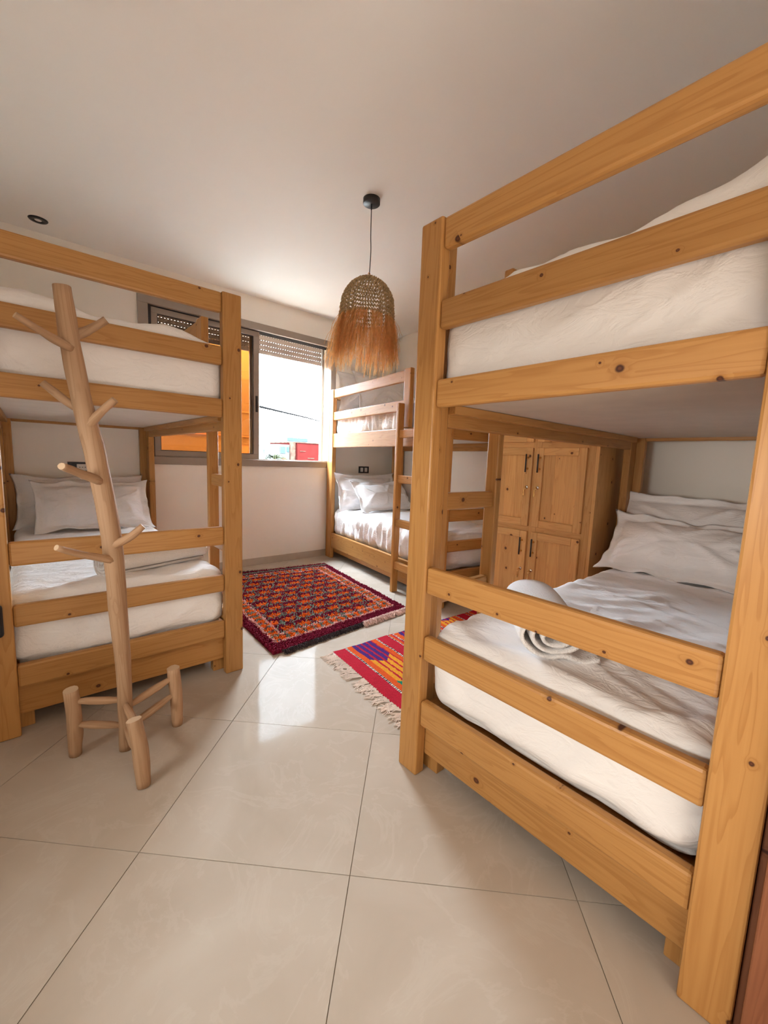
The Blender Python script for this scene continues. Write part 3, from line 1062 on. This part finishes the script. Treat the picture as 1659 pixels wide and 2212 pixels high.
towel_roll('R', 'thick rolled white towel with spiral end on the foreground lower bunk', (0.490, 0.160), (0.215, 0.50), 0.112, 0.072, 0.566, seed=1.0, tail=0.15)
towel_roll('L', 'long white towel roll lying behind the rail in the bunk behind the coat rack', (0.40, 0.20), (0.90, 0.36), 0.075, 0.055, 0.562, seed=2.0, tail=0.02)
towel_roll('F', 'folded white towel at the foot of the distant lower bunk', (0.05, 0.30), (0.26, 0.24), 0.085, 0.052, 0.577, turns=1.8, seed=3.0, tail=0.01)

# ------------------------------------------------------------------ wardrobe
wd = thing('wardrobe', 'knotty pine locker wardrobe with six framed doors between the beds', 'wardrobe', (2.70, 1.10, 0))
WDW, WDD, WDH = 0.83, 0.54, 1.95
board('side_panel', wd, (0.0, 0.0, 0.0), (WDD, 0.022, WDH), 'wardrobe_pine', 0.002)
board('side_panel', wd, (0.0, WDW - 0.022, 0.0), (WDD, WDW, WDH), 'wardrobe_pine', 0.002)
board('top_panel', wd, (-0.01, -0.01, WDH), (WDD, WDW + 0.01, WDH + 0.025), 'wardrobe_pine', 0.004)
board('back_panel', wd, (WDD - 0.012, 0.022, 0.06), (WDD, WDW - 0.022, WDH), 'wardrobe_pine', 0.001)
board('face_stile', wd, (0.0, 0.022, 0.0), (0.022, 0.070, WDH), 'wardrobe_pine', 0.002)
board('face_stile', wd, (0.0, WDW - 0.070, 0.0), (0.022, WDW - 0.022, WDH), 'wardrobe_pine', 0.002)
board('face_stile', wd, (0.0, WDW / 2 - 0.03, 0.0), (0.022, WDW / 2 + 0.03, WDH), 'wardrobe_pine', 0.002)
for z0, z1 in ((0.0, 0.10), (0.67, 0.75), (1.26, 1.34), (1.87, 1.95)):
    for ya, yb in ((0.070, WDW / 2 - 0.03), (WDW / 2 + 0.03, WDW - 0.070)):
        board('face_rail', wd, (0.002, ya, z0), (0.020, yb, z1), 'wardrobe_pine', 0.002)
DR = [(0.075, 0.692), (0.728, 1.280), (1.318, 1.90)]
for ci, (ya, yb) in enumerate(((0.066, 0.408), (0.438, 0.78))):
    for ri, (za, zb) in enumerate(DR):
        dr = bpy.data.objects.new('door', None)
        link(dr, wd)
        def DB(name, y0_, y1_, z0_, z1_, x0_, x1_, bev=0.004):
            return board(name, dr, (x0_, y0_, z0_), (x1_, y1_, z1_), 'wardrobe_pine', bev)
        fwid = 0.052
        x0_, x1_ = -0.024, -0.001
        DB('door_stile', ya, ya + fwid, za, zb, x0_, x1_)
        DB('door_stile', yb - fwid, yb, za, zb, x0_, x1_)
        DB('door_rail', ya + fwid, yb - fwid, za, za + fwid, x0_, x1_)
        DB('door_rail', ya + fwid, yb - fwid, zb - fwid, zb, x0_, x1_)
        pw = (yb - ya - 2 * fwid) / 3
        for q in range(3):
            DB('door_panel', ya + fwid + pw * q, ya + fwid + pw * (q + 1), za + fwid, zb - fwid, -0.0085, -0.001, 0.0008)
        # bar handle next to the middle of the wardrobe
        hy = yb - 0.030 if ci == 0 else ya + 0.030
        hz1 = zb - 0.045
        hz0 = hz1 - 0.125
        hb = obj('handle', tube_bm([(x0_ - 0.030, hy, hz0), (x0_ - 0.030, hy, hz1)], 0.0052, 12), M['black'], dr, True)
        for hz in (hz0 + 0.024, hz1 - 0.024):
            obj('handle_mount', lathe_bm([(0.0075, 0), (0.0045, 0.006), (0.0045, 0.026)], 10), M['brass'], dr, True,
                Matrix.Translation((x0_, hy, hz)) @ Matrix.Rotation(R_(-90), 4, 'Y'))
        lz = hz0 - 0.105
        ly = hy + (0.004 if ci == 0 else -0.004)
        obj('lock', lathe_bm([(0.011, 0), (0.011, 0.003), (0.008, 0.006)], 14), M['chrome'], dr, True, Matrix.Translation((x0_, ly, lz)) @ Matrix.Rotation(R_(-90), 4, 'Y'))
        bm = bmesh.new()
        box_bm((x0_ - 0.030, ly - 0.001, lz - 0.004), (x0_ - 0.004, ly + 0.001, lz + 0.004), bm=bm)
        tube_bm([(x0_ - 0.028, ly + 0.009 * math.cos(a), lz - 0.010 + 0.009 * math.sin(a)) for a in [i * 0.6 for i in range(11)]], 0.0012, 5, bm)
        box_bm((x0_ - 0.030, ly + 0.000, lz - 0.062), (x0_ - 0.0285, ly + 0.012, lz - 0.040), bm=bm)
        box_bm((x0_ - 0.0300, ly + 0.003, lz - 0.040), (x0_ - 0.0285, ly + 0.009, lz - 0.018), bm=bm)
        obj('key', bm, M['brass'], dr)

# ------------------------------------------------------------------ coat rack made of branches
rk = thing('coat_rack', 'coat rack of peeled branches on short legs beside the left bunk', 'coat rack', (0.235, 1.762, 0))
O_ = Vector((0.235, 1.762, 0))
def rel(pts):
    return [Vector(p) - O_ for p in pts]
def branch(name, pts, radii, parent, seg=12, k=6, seed=0, wob=0.14):
    P = catmull(rel(pts), k)
    n = len(P)
    rr = []
    for i in range(n):
        t = i / (n - 1) * (len(radii) - 1)
        a = min(int(t), len(radii) - 2)
        rr.append(lerp(radii[a], radii[a + 1], t - a))
    L = sum((P[i + 1] - P[i]).length for i in range(n - 1))
    # the branch is modelled along its own X so that the grain follows it
    d = (P[-1] - P[0]).normalized()
    up = Vector((0, 0, 1)) if abs(d.z) < 0.9 else Vector((0, 1, 0))
    Y = up.cross(d).normalized()
    Z = d.cross(Y)
    mt = Matrix((d, Y, Z)).transposed().to_4x4()
    mt.translation = P[0]
    inv = mt.inverted()
    bm = tube_bm([inv @ p for p in P], rr, seg, wob=wob, seed=seed)
    o = obj(name, bm, M['peeled'], parent, True, mt)
    o.data.materials.append(M['cut_end'])
    o.data.polygons[-1].material_index = 1
    o.data.polygons[-2].material_index = 1
    o.data.polygons[-1].use_smooth = False
    o.data.polygons[-2].use_smooth = False
    return o


tr = branch('trunk', [(0.236, 1.762, 0.0), (0.240, 1.762, 0.15), (0.240, 1.762, 0.32), (0.232, 1.762, 0.55), (0.224, 1.762, 0.772), (0.205, 1.762, 0.98), (0.178, 1.762, 1.171), (0.150, 1.762, 1.34), (0.130, 1.762, 1.499), (0.116, 1.762, 1.672)],
            [0.022, 0.025, 0.026, 0.030, 0.032, 0.032, 0.032, 0.030, 0.029, 0.026], rk, 16, 6, 1.0, 0.10)
for i, (a, b) in enumerate((((0.132, 1.745, 1.478), (-0.004, 1.69, 1.538)), ((0.140, 1.775, 1.525), (0.232, 1.75, 1.592)),
                            ((0.150, 1.775, 1.285), (0.054, 1.80, 1.365)), ((0.168, 1.745, 1.235), (0.240, 1.70, 1.325)),
                            ((0.190, 1.740, 1.045), (0.082, 1.64, 1.098)), ((0.222, 1.745, 0.812), (0.315, 1.72, 0.880)),
                            ((0.218, 1.745, 0.760), (0.058, 1.66, 0.838)))):
    m_ = tuple((a[q] + b[q]) / 2 + rnd.uniform(-0.006, 0.006) for q in range(3))
    branch('peg', [a, m_, b], [0.016, 0.014, 0.012] if i not in (0, 6) else [0.015, 0.012, 0.010], rk, 9, 5, 3.0 + i, 0.2)
legs = [((0.084, 1.838, 0.0), (0.080, 1.815, 0.275)), ((0.252, 1.512, 0.0), (0.236, 1.555, 0.232)), ((0.432, 1.800, 0.0), (0.420, 1.795, 0.262))]
for i, (a, b) in enumerate(legs):
    m_ = tuple((a[q] + b[q]) / 2 + (0.005 if q == 0 else 0) for q in range(3))
    branch('leg', [a, m_, b], [0.021, 0.025, 0.0245, 0.024], rk, 12, 6, 9.0 + i, 0.12)
def spindle(name, a, b, r, seed):
    m_ = tuple((a[q] + b[q]) / 2 for q in range(3))
    return branch(name, [a, m_, b], [r * 0.55, r, r * 0.95, r * 0.6], rk, 9, 6, seed, 0.15)
tx = Vector((0.239, 1.762, 0))
for i, (z1, z2) in enumerate(((0.228, 0.200), (0.135, 0.095))):
    spindle('stretcher', (0.083, 1.818, z1), (0.239, 1.765, z2), 0.0145, 20 + i)
for i, (z1, z2) in enumerate(((0.222, 0.165), (0.145, 0.075))):
    spindle('stretcher', (0.421, 1.795, z1), (0.241, 1.768, z2), 0.0155, 24 + i)
for i, (z1, z2) in enumerate(((0.205, 0.190), (0.105, 0.090))):
    spindle('stretcher', (0.243, 1.545, z1), (0.240, 1.760, z2), 0.0145, 28 + i)

# ------------------------------------------------------------------ pendant lamp
LX, LY = 1.66, 2.14
lp = thing('pendant_lamp', 'woven straw pendant lamp with long raffia fringe on a black cord', 'lamp', (LX, LY, HC))
obj('canopy', lathe_bm([(0.0, -0.03), (0.048, -0.03), (0.051, -0.027), (0.051, 0.0), (0.0, 0.0)], 40), M['black'], lp, True)
obj('cord_grip', lathe_bm([(0.003, -0.062), (0.0045, -0.055), (0.006, -0.030)], 12), M['black'], lp, True)
obj('cord', tube_bm(catmull([(0, 0, -0.03), (0.001, 0.0, -0.2), (0.004, -0.002, -0.3), (-0.001, 0, -0.45)], 6), 0.0028, 8), M['black'], lp, True)
ZT, ZB = -0.447, -0.690          # dome top / lower hem relative to the ceiling
tilt = Matrix.Translation((0, 0, -0.46)) @ Matrix.Rotation(R_(3), 4, 'Y') @ Matrix.Translation((0, 0, 0.46))
rings = []
NR = 13
for i in range(NR + 1):
    t = i / NR
    rr = 0.148 * math.sin(min(1.0, t * 1.35 + 0.05) * math.pi / 2) ** 0.8 + 0.030 * max(0, t - 0.45)
    z = lerp(ZT, ZB, (1 - math.cos(min(1, t * 1.0) * math.pi / 2)) * 0.5 + t * 0.5)
    rings.append((rr, z))
bm = bmesh.new()
for i, (rr, z) in enumerate(rings):
    nst = max(10, int(rr * 2 * math.pi / 0.0165))
    ph = rnd.uniform(0, 1)
    tube_bm([(rr * 0.985 * math.cos(2 * math.pi * (j / 48)), rr * 0.985 * math.sin(2 * math.pi * (j / 48)), z + 0.001 * math.sin(j)) for j in range(49)], 0.0022, 5, bm, False)
    for j in range(nst):
        th = 2 * math.pi * (j + ph) / nst
        dt = 0.55 * 2 * math.pi / nst
        r2 = rr + rnd.uniform(-0.002, 0.002)
        p0 = (r2 * math.cos(th), r2 * math.sin(th), z - 0.0095)
        p1 = ((r2 + 0.006) * math.cos(th + dt * 0.5), (r2 + 0.006) * math.sin(th + dt * 0.5), z)
        p2 = (r2 * math.cos(th + dt), r2 * math.sin(th + dt), z + 0.0085)
        tube_bm([p0, p1, p2], [0.0030, 0.0062, 0.0026], 5, bm)
        if rnd.random() < 0.03:
            a = (rr * math.cos(th), rr * math.sin(th), z)
            tube_bm([a, ((rr + 0.02) * math.cos(th), (rr + 0.02) * math.sin(th), z + rnd.uniform(-0.012, 0.012))], 0.0006, 3, bm)
tag(obj('woven_shade', bm, M['straw'], lp, True, tilt), 'crocheted straw dome', kind='stuff')
obj('hanging_loop', tube_bm([(0.018 * math.cos(a), 0.004 * math.sin(a * 2), ZT - 0.008 + 0.038 * math.sin(a)) for a in [math.pi * i / 14 for i in range(15)]], 0.0022, 6), M['raffia'], lp, True)
bm = bmesh.new()
clumps = [(rnd.uniform(0, 2 * math.pi), rnd.gauss(0.030, 0.020), rnd.uniform(0.72, 1.08), rnd.gauss(0, 0.08)) for _ in range(130)]
for i in range(1900):
    cth, cfl, clen, ctw = rnd.choice(clumps)
    th = cth + rnd.gauss(0, 0.035)
    r0 = 0.160 + rnd.uniform(-0.006, 0.006)
    L = rnd.uniform(0.23, 0.33) if rnd.random() < 0.85 else rnd.uniform(0.10, 0.2)
    L *= clen
    fl = cfl + rnd.gauss(0, 0.008)
    tw = ctw + rnd.gauss(0, 0.05)
    wd_ = rnd.uniform(0.0007, 0.0015)
    pts = []
    for q in range(7):
        t = q / 6
        rr = r0 + fl * t ** 0.8 - 0.012 * t * t + 0.006 * math.sin(t * 7 + i) * t
        a = th + tw * t + 0.02 * math.sin(t * 9 + i * 1.7)
        pts.append(Vector((rr * math.cos(a), rr * math.sin(a), ZB + 0.012 - L * t * (0.92 + 0.08 * t) - 0.01 * rnd.random())))
    tw0 = rnd.uniform(0, math.pi)
    prev = None
    for p in pts:
        n_ = Vector((math.cos(th + tw0), math.sin(th + tw0), 0)) * wd_
        cur = (bm.verts.new(p - n_), bm.verts.new(p + n_))
        if prev:
            bm.faces.new((prev[0], prev[1], cur[1], cur[0]))
        prev = cur
tag(obj('raffia_fringe', bm, M['raffia'], lp, False, tilt), 'long loose orange raffia strands', kind='stuff')

# ------------------------------------------------------------------ small fittings
sp = thing('ceiling_spot', 'round black recessed spotlight in the ceiling above the left bunk', 'spotlight', (0.148, 3.925, HC))
obj('trim_ring', lathe_bm([(0.022, -0.0005), (0.022, -0.006), (0.052, -0.005), (0.056, 0.0)], 40), M['black'], sp, True)
obj('lens', lathe_bm([(0.0, -0.0052), (0.019, -0.0052), (0.022, -0.001)], 32), M['lens'], sp, True)

sw = thing('light_switch', 'black framed double light switch on the wall above the far pillows', 'switch', (3.218, W1, 1.030))
bm = bmesh.new()
for lo, hi in (((-0.078, -0.009, -0.042), (-0.056, 0, 0.042)), ((0.056, -0.009, -0.042), (0.078, 0, 0.042)), ((-0.056, -0.009, 0.026), (0.056, 0, 0.042)), ((-0.056, -0.009, -0.042), (0.056, 0, -0.026)), ((-0.010, -0.009, -0.026), (0.010, 0, 0.026))):
    box_bm(lo, hi, bm=bm)
obj('frame', bm, M['black'], sw)
for x in (-0.056, 0.010):
    obj('rocker', box_bm((x, -0.0075, -0.026), (x + 0.046, -0.001, 0.026), 0.002, 1), M['switch_white'], sw)

so = thing('power_socket', 'black framed wall socket half hidden by the coat rack trunk', 'socket', (0.325, W1, 1.010))
bm = bmesh.new()
for lo, hi in (((-0.078, -0.009, -0.042), (-0.056, 0, 0.042)), ((0.056, -0.009, -0.042), (0.078, 0, 0.042)), ((-0.056, -0.009, 0.026), (0.056, 0, 0.042)), ((-0.056, -0.009, -0.042), (0.056, 0, -0.026)), ((-0.028, -0.009, -0.026), (-0.020, 0, 0.026))):
    box_bm(lo, hi, bm=bm)
obj('frame', bm, M['black'], so)
ins = obj('insert', box_bm((-0.020, -0.006, -0.026), (0.056, -0.001, 0.026), 0.002, 1), M['switch_white'], so)
obj('blank', box_bm((-0.056, -0.006, -0.026), (-0.028, -0.001, 0.026), 0.002, 1), M['black'], so)
bm = bmesh.new()
for x in (0.0, 0.018, 0.036):
    box_bm((x - 0.004, -0.0068, -0.002), (x + 0.004, -0.0058, 0.003), bm=bm)
obj('pin_holes', bm, M['black'], ins)

# doors at either side of the doorway
d1 = bpy.data.objects.new('door_1', None)
link(d1)
struct(d1, 'reddish brown wooden door edge beside the near bed post')
board('leaf', d1, (1.005, -0.010, 0.008), (1.80, 0.0388, 2.05), 'door_wood', 0.003)
board('edge_strip', d1, (1.048, 0.0390, 0.008), (1.80, 0.0515, 2.05), 'door_wood', 0.002)
bp_ = obj('hanging_pouch', box_bm((-0.26, 2.062, 0.430), (-0.098, 2.087, 0.560), 0.014, 3), M['black'], None, True)
bp_.rotation_euler = (0, 0, 0)
tag(bp_, 'black rounded pouch hung on the left post of the coat rack bunk', 'pouch')

# ------------------------------------------------------------------ rugs
def dye_mesh(name, bm_verts, faces, cols, mat, parent):
    me = bpy.data.meshes.new(name)
    me.from_pydata(bm_verts, [], faces)
    at = me.attributes.new('dye', 'FLOAT_COLOR', 'FACE')
    flat = []
    for c in cols:
        flat += [c[0], c[1], c[2], 1.0]
    at.data.foreach_set('color', flat)
    me.materials.append(mat)
    o = bpy.data.objects.new(name, me)
    link(o, parent)
    return o


MAROON, ORANGE, TEAL, PINK, DARK = (0.19, 0.008, 0.030), (0.72, 0.13, 0.012), (0.20, 0.25, 0.20), (0.74, 0.40, 0.36), (0.03, 0.015, 0.025)
rug = thing('pile_rug', 'thick maroon pile rug with orange lattice motifs and pink border', 'rug', (1.05, 2.13, 0))
RO = Vector((1.05, 2.13, 0))
RA, RC, RB, RD = Vector((1.035, 2.14, 0)), Vector((2.205, 2.245, 0)), Vector((2.415, 3.765, 0)), Vector((1.13, 3.93, 0))
def rugp(s, t):
    p = RA.lerp(RC, s).lerp(RD.lerp(RB, s), t)
    w = 0.012
    return p + Vector((w * noise.noise(Vector((s * 3, t * 5, 1))), w * noise.noise(Vector((s * 5, t * 3, 7))), 0)) - RO
RWID, RLEN = 1.2, 1.58
def rug_col(s, t):
    j = 0.004
    x = s * RWID + rnd.gauss(0, j)
    y = t * RLEN + rnd.gauss(0, j)
    dx = min(x, RWID - x)
    dy0, dy1 = y - 0.03, RLEN - y
    if y > RLEN - 0.105:
        if RLEN - 0.085 < y < RLEN - 0.045 and x < 0.9 * RWID + 0.1:
            return TEAL
        return MAROON
    d = min(dx, dy0, dy1 - 0.06)
    if d < 0.062:
        return MAROON
    if d < 0.080:
        return PINK
    if d < 0.142:
        u = (x if dx > min(dy0, dy1) else y) / 0.07
        if abs((u % 1.0) - 0.5) < 0.16 + 0.1 * rnd.random():
            return TEAL if rnd.random() < 0.75 else MAROON
        return ORANGE
    if d < 0.158:
        return PINK
    # field: staggered zig-zag motifs
    cu, cv = 0.126, 0.118
    v = (y - 0.17) / cv
    row = math.floor(v)
    u = (x - 0.17) / cu + (0.5 if row % 2 else 0.0)
    fu, fv = (u % 1.0) - 0.5, (v % 1.0) - 0.5
    zz = fv - 0.55 * (abs(((fu * 3.0) % 1.0) - 0.5) - 0.25)
    if abs(fu) < 0.34 and abs(zz) < 0.21:
        return ORANGE if rnd.random() < 0.93 else (0.55, 0.06, 0.02)
    if abs(fu) < 0.44 and -0.40 < zz < -0.17 and rnd.random() < 0.8:
        return TEAL
    if abs(abs(fu) - 0.48) < 0.045 and rnd.random() < 0.6:
        return TEAL
    if abs(fu) < 0.42 and 0.2 < zz < 0.27 and rnd.random() < 0.5:
        return TEAL
    return MAROON if rnd.random() < 0.94 else (0.12, 0.004, 0.02)
verts, faces, cols = [], [], []
NS, NTT = 140, 184
for i in range(NS):
    for j in range(NTT):
        s = (i + 0.5 + rnd.uniform(-0.4, 0.4)) / NS
        t = (j + 0.5 + rnd.uniform(-0.4, 0.4)) / NTT
        p = rugp(s, t)
        c = rug_col(s, t)
        k_ = rnd.uniform(0.75, 1.2)
        c = tuple(q * k_ for q in c)
        hgt = 0.020 + rnd.uniform(-0.004, 0.005)
        ln = Vector((rnd.gauss(0, 0.004), rnd.gauss(0, 0.004) - 0.003, 0))
        a0 = rnd.uniform(0, 6.28)
        b0 = len(verts)
        rb_, rt_ = 0.0066, 0.0040
        for q in range(4):
            verts.append((p.x + rb_ * math.cos(a0 + q * 1.5708), p.y + rb_ * math.sin(a0 + q * 1.5708), 0.004))
        for q in range(4):
            verts.append((p.x + ln.x + rt_ * math.cos(a0 + q * 1.5708), p.y + ln.y + rt_ * math.sin(a0 + q * 1.5708), hgt + rnd.uniform(-0.0015, 0.0015)))
        for q in range(4):
            faces.append((b0 + q, b0 + (q + 1) % 4, b0 + 4 + (q + 1) % 4, b0 + 4 + q))
            cols.append(c)
        faces.append((b0 + 4, b0 + 5, b0 + 6, b0 + 7))
        cols.append(c)
tag(dye_mesh('pile', verts, faces, cols, M['pile'], rug), 'dense wool tufts', kind='stuff')
bm = bmesh.new()
ns, nt = 24, 30
gl = [[bm.verts.new(rugp(i / ns, j / nt) + Vector((0, 0, 0.006))) for j in range(nt + 1)] for i in range(ns + 1)]
gb = [[bm.verts.new(rugp(i / ns, j / nt) + Vector((0, 0, 0.0005))) for j in range(nt + 1)] for i in range(ns + 1)]
for i in range(ns):
    for j in range(nt):
        bm.faces.new((gl[i][j], gl[i + 1][j], gl[i + 1][j + 1], gl[i][j + 1]))
        bm.faces.new((gb[i][j], gb[i][j + 1], gb[i + 1][j + 1], gb[i + 1][j]))
for i in range(ns):
    bm.faces.new((gb[i][0], gb[i + 1][0], gl[i + 1][0], gl[i][0]))
    bm.faces.new((gb[i + 1][nt], gb[i][nt], gl[i][nt], gl[i + 1][nt]))
for j in range(nt):
    bm.faces.new((gb[0][j + 1], gb[0][j], gl[0][j], gl[0][j + 1]))
    bm.faces.new((gb[ns][j], gb[ns][j + 1], gl[ns][j + 1], gl[ns][j]))
obj('backing', bm, M['backing'], rug)


def fringe(name, a, b, out, n, L, mat, parent, r=0.0016, curl=0.03, sag=0.5, z0=0.006, lump=0.0):
    bm = bmesh.new()
    a, b, out = Vector(a), Vector(b), Vector(out).normalized()
    al = (b - a).normalized()
    for i in range(n):
        p = a.lerp(b, (i + rnd.uniform(-0.4, 0.4)) / n)
        l = L * rnd.uniform(0.55, 1.1)
        c = rnd.gauss(0, curl)
        ph = rnd.uniform(0, 6)
        pts = []
        for q in range(6):
            t = q / 5
            z = z0 * (1 - t) + r * 1.1 + lump * math.sin(t * math.pi) * rnd.uniform(0.2, 1.0)
            pts.append(p + out * (l * t) + al * (c * t * t + 0.005 * math.sin(t * 7 + ph)) + Vector((0, 0, z)))
        tube_bm(pts, [r * 1.2, r, r, r, r, r * 0.6], 4, bm)
    return tag(obj(name, bm, mat, parent), kind='stuff')


n0 = rugp(0, 0)
fringe('dark_fringe', rugp(0.05, 0.0), rugp(0.62, 0.0), (0.1, -1, 0), 240, 0.045, M['fringe_dark'], rug, 0.0030, 0.02, lump=0.020)
fringe('pale_fringe', rugp(0.60, 0.0), rugp(1.0, 0.0), (0.1, -1, 0), 210, 0.060, M['fringe_pink'], rug, 0.0042, 0.03, lump=0.024)
fringe('far_fringe', rugp(0.0, 1.0), rugp(0.5, 1.0), (0.05, 1, 0), 120, 0.05, M['fringe_dark'], rug, 0.0016, 0.03, lump=0.02)
fringe('far_fringe', rugp(0.4, 1.0), rugp(1.0, 1.0), (0.05, 1, 0), 90, 0.05, M['straw'], rug, 0.0014, 0.03, lump=0.02)

# striped flat-weave rug
RED, PUR, YEL, ORG, GRN, WHT, BLK = (0.42, 0.010, 0.028), (0.060, 0.016, 0.15), (0.66, 0.28, 0.02), (0.62, 0.085, 0.012), (0.01, 0.20, 0.115), (0.60, 0.52, 0.46), (0.03, 0.02, 0.03)
kl = thing('flat_weave_rug', 'striped red purple and yellow flat-weave rug with white tassels', 'rug', (1.33, 1.97, 0))
KO = Vector((1.33, 1.97, 0))
Ka, Kb, Kc, Kd = Vector((1.335, 1.965, 0)), Vector((1.245, 1.135, 0)), Vector((2.66, 1.905, 0)), Vector((2.58, 1.12, 0))
def kp(s, t):
    p = Ka.lerp(Kc, s).lerp(Kb.lerp(Kd, s), t)
    return p - KO + Vector((0.008 * noise.noise(Vector((t * 4, s * 3, 2))), 0.008 * noise.noise(Vector((s * 5, t * 3, 9))), 0))
KL, KW = 1.33, 0.83
def kcol(x, w):
    x = x + 0.003 * noise.noise(Vector((x * 30, w * 40, 0)))
    if x < 0.085 or x > KL - 0.085:
        return RED
    p = (x - 0.085) % 0.375
    if p < 0.012:
        return WHT if int(w / 0.007) % 2 else BLK
    if p < 0.047:
        return ORG
    if p < 0.205:
        q = (p - 0.047)
        sub = int(q / 0.04)
        if (q % 0.04) > 0.029:
            return RED
        band = int((x - 0.085) / 0.375)
        sh = w + band * 0.11 + 0.035 * (abs(q - 0.079) / 0.079) * 2.0
        ph = int(sh / 0.27) % 3
        return (PUR, YEL, GRN)[ph]
    if p < 0.238:
        return ORG
    if p < 0.250:
        return WHT if int(w / 0.007) % 2 else BLK
    if p < 0.335:
        return RED
    if p < 0.345:
        return WHT if int(w / 0.007 + 1) % 2 else BLK
    return ORG if p < 0.362 else RED
verts, faces, cols = [], [], []
NX_, NY_ = 300, 150
for i in range(NX_ + 1):
    for j in range(NY_ + 1):
        p = kp(i / NX_, j / NY_)
        verts.append((p.x, p.y, 0.0065 + 0.003 * noise.noise(Vector((i * 0.05, j * 0.07, 4))) + rnd.uniform(-0.0006, 0.0006)))
for i in range(NX_):
    for j in range(NY_):
        a = i * (NY_ + 1) + j
        faces.append((a, a + 1, a + NY_ + 2, a + NY_ + 1))
        c = kcol((i + 0.5) / NX_ * KL, (j + 0.5) / NY_ * KW)
        k_ = rnd.uniform(0.85, 1.12)
        cols.append(tuple(q * k_ for q in c))
nv = len(verts)
ring = [(i, 0) for i in range(NX_)] + [(NX_, j) for j in range(NY_)] + [(NX_ - i, NY_) for i in range(NX_)] + [(0, NY_ - j) for j in range(NY_)]
for (i, j) in ring:
    p = kp(i / NX_, j / NY_)
    verts.append((p.x, p.y, 0.0004))
for q, (i, j) in enumerate(ring):
    i2, j2 = ring[(q + 1) % len(ring)]
    faces.append((i * (NY_ + 1) + j, i2 * (NY_ + 1) + j2, nv + (q + 1) % len(ring), nv + q))
    cols.append(kcol(min(max(i, 0.5), NX_ - 0.5) / NX_ * KL, j / NY_ * KW))
dye_mesh('weave', verts, faces, cols, M['weave'], kl)
bm = bmesh.new()
nT = 46
tassels = []
out = Vector((-1, 0.06, 0))
for i in range(nT):
    base = kp(0.0, (i + 0.5) / nT) + Vector((0, 0, 0.005))
    ang = rnd.gauss(0, 0.35)
    d = Vector((out.x * math.cos(ang) - out.y * math.sin(ang), out.x * math.sin(ang) + out.y * math.cos(ang), 0))
    side = Vector((-d.y, d.x, 0))
    for q in range(5):
        l = rnd.uniform(0.060, 0.098)
        of = (q - 2) * 0.0022
        cv = rnd.gauss(0, 0.02)
        ph = rnd.uniform(0, 6)
        pts = [base + d * (l * t) + side * (of * (1 + 1.5 * t) + cv * t * t + 0.004 * math.sin(8 * t + ph)) + Vector((0, 0, 0.004 * math.sin(math.pi * t) * rnd.random() - 0.0025 * t)) for t in (0, 0.2, 0.4, 0.6, 0.8, 1)]
        tube_bm(pts, [0.0026, 0.0024, 0.0023, 0.0022, 0.0022, 0.0014], 4, bm)
tag(obj('tassels', bm, M['fringe'], kl), 'loose white cotton tassels', kind='stuff')
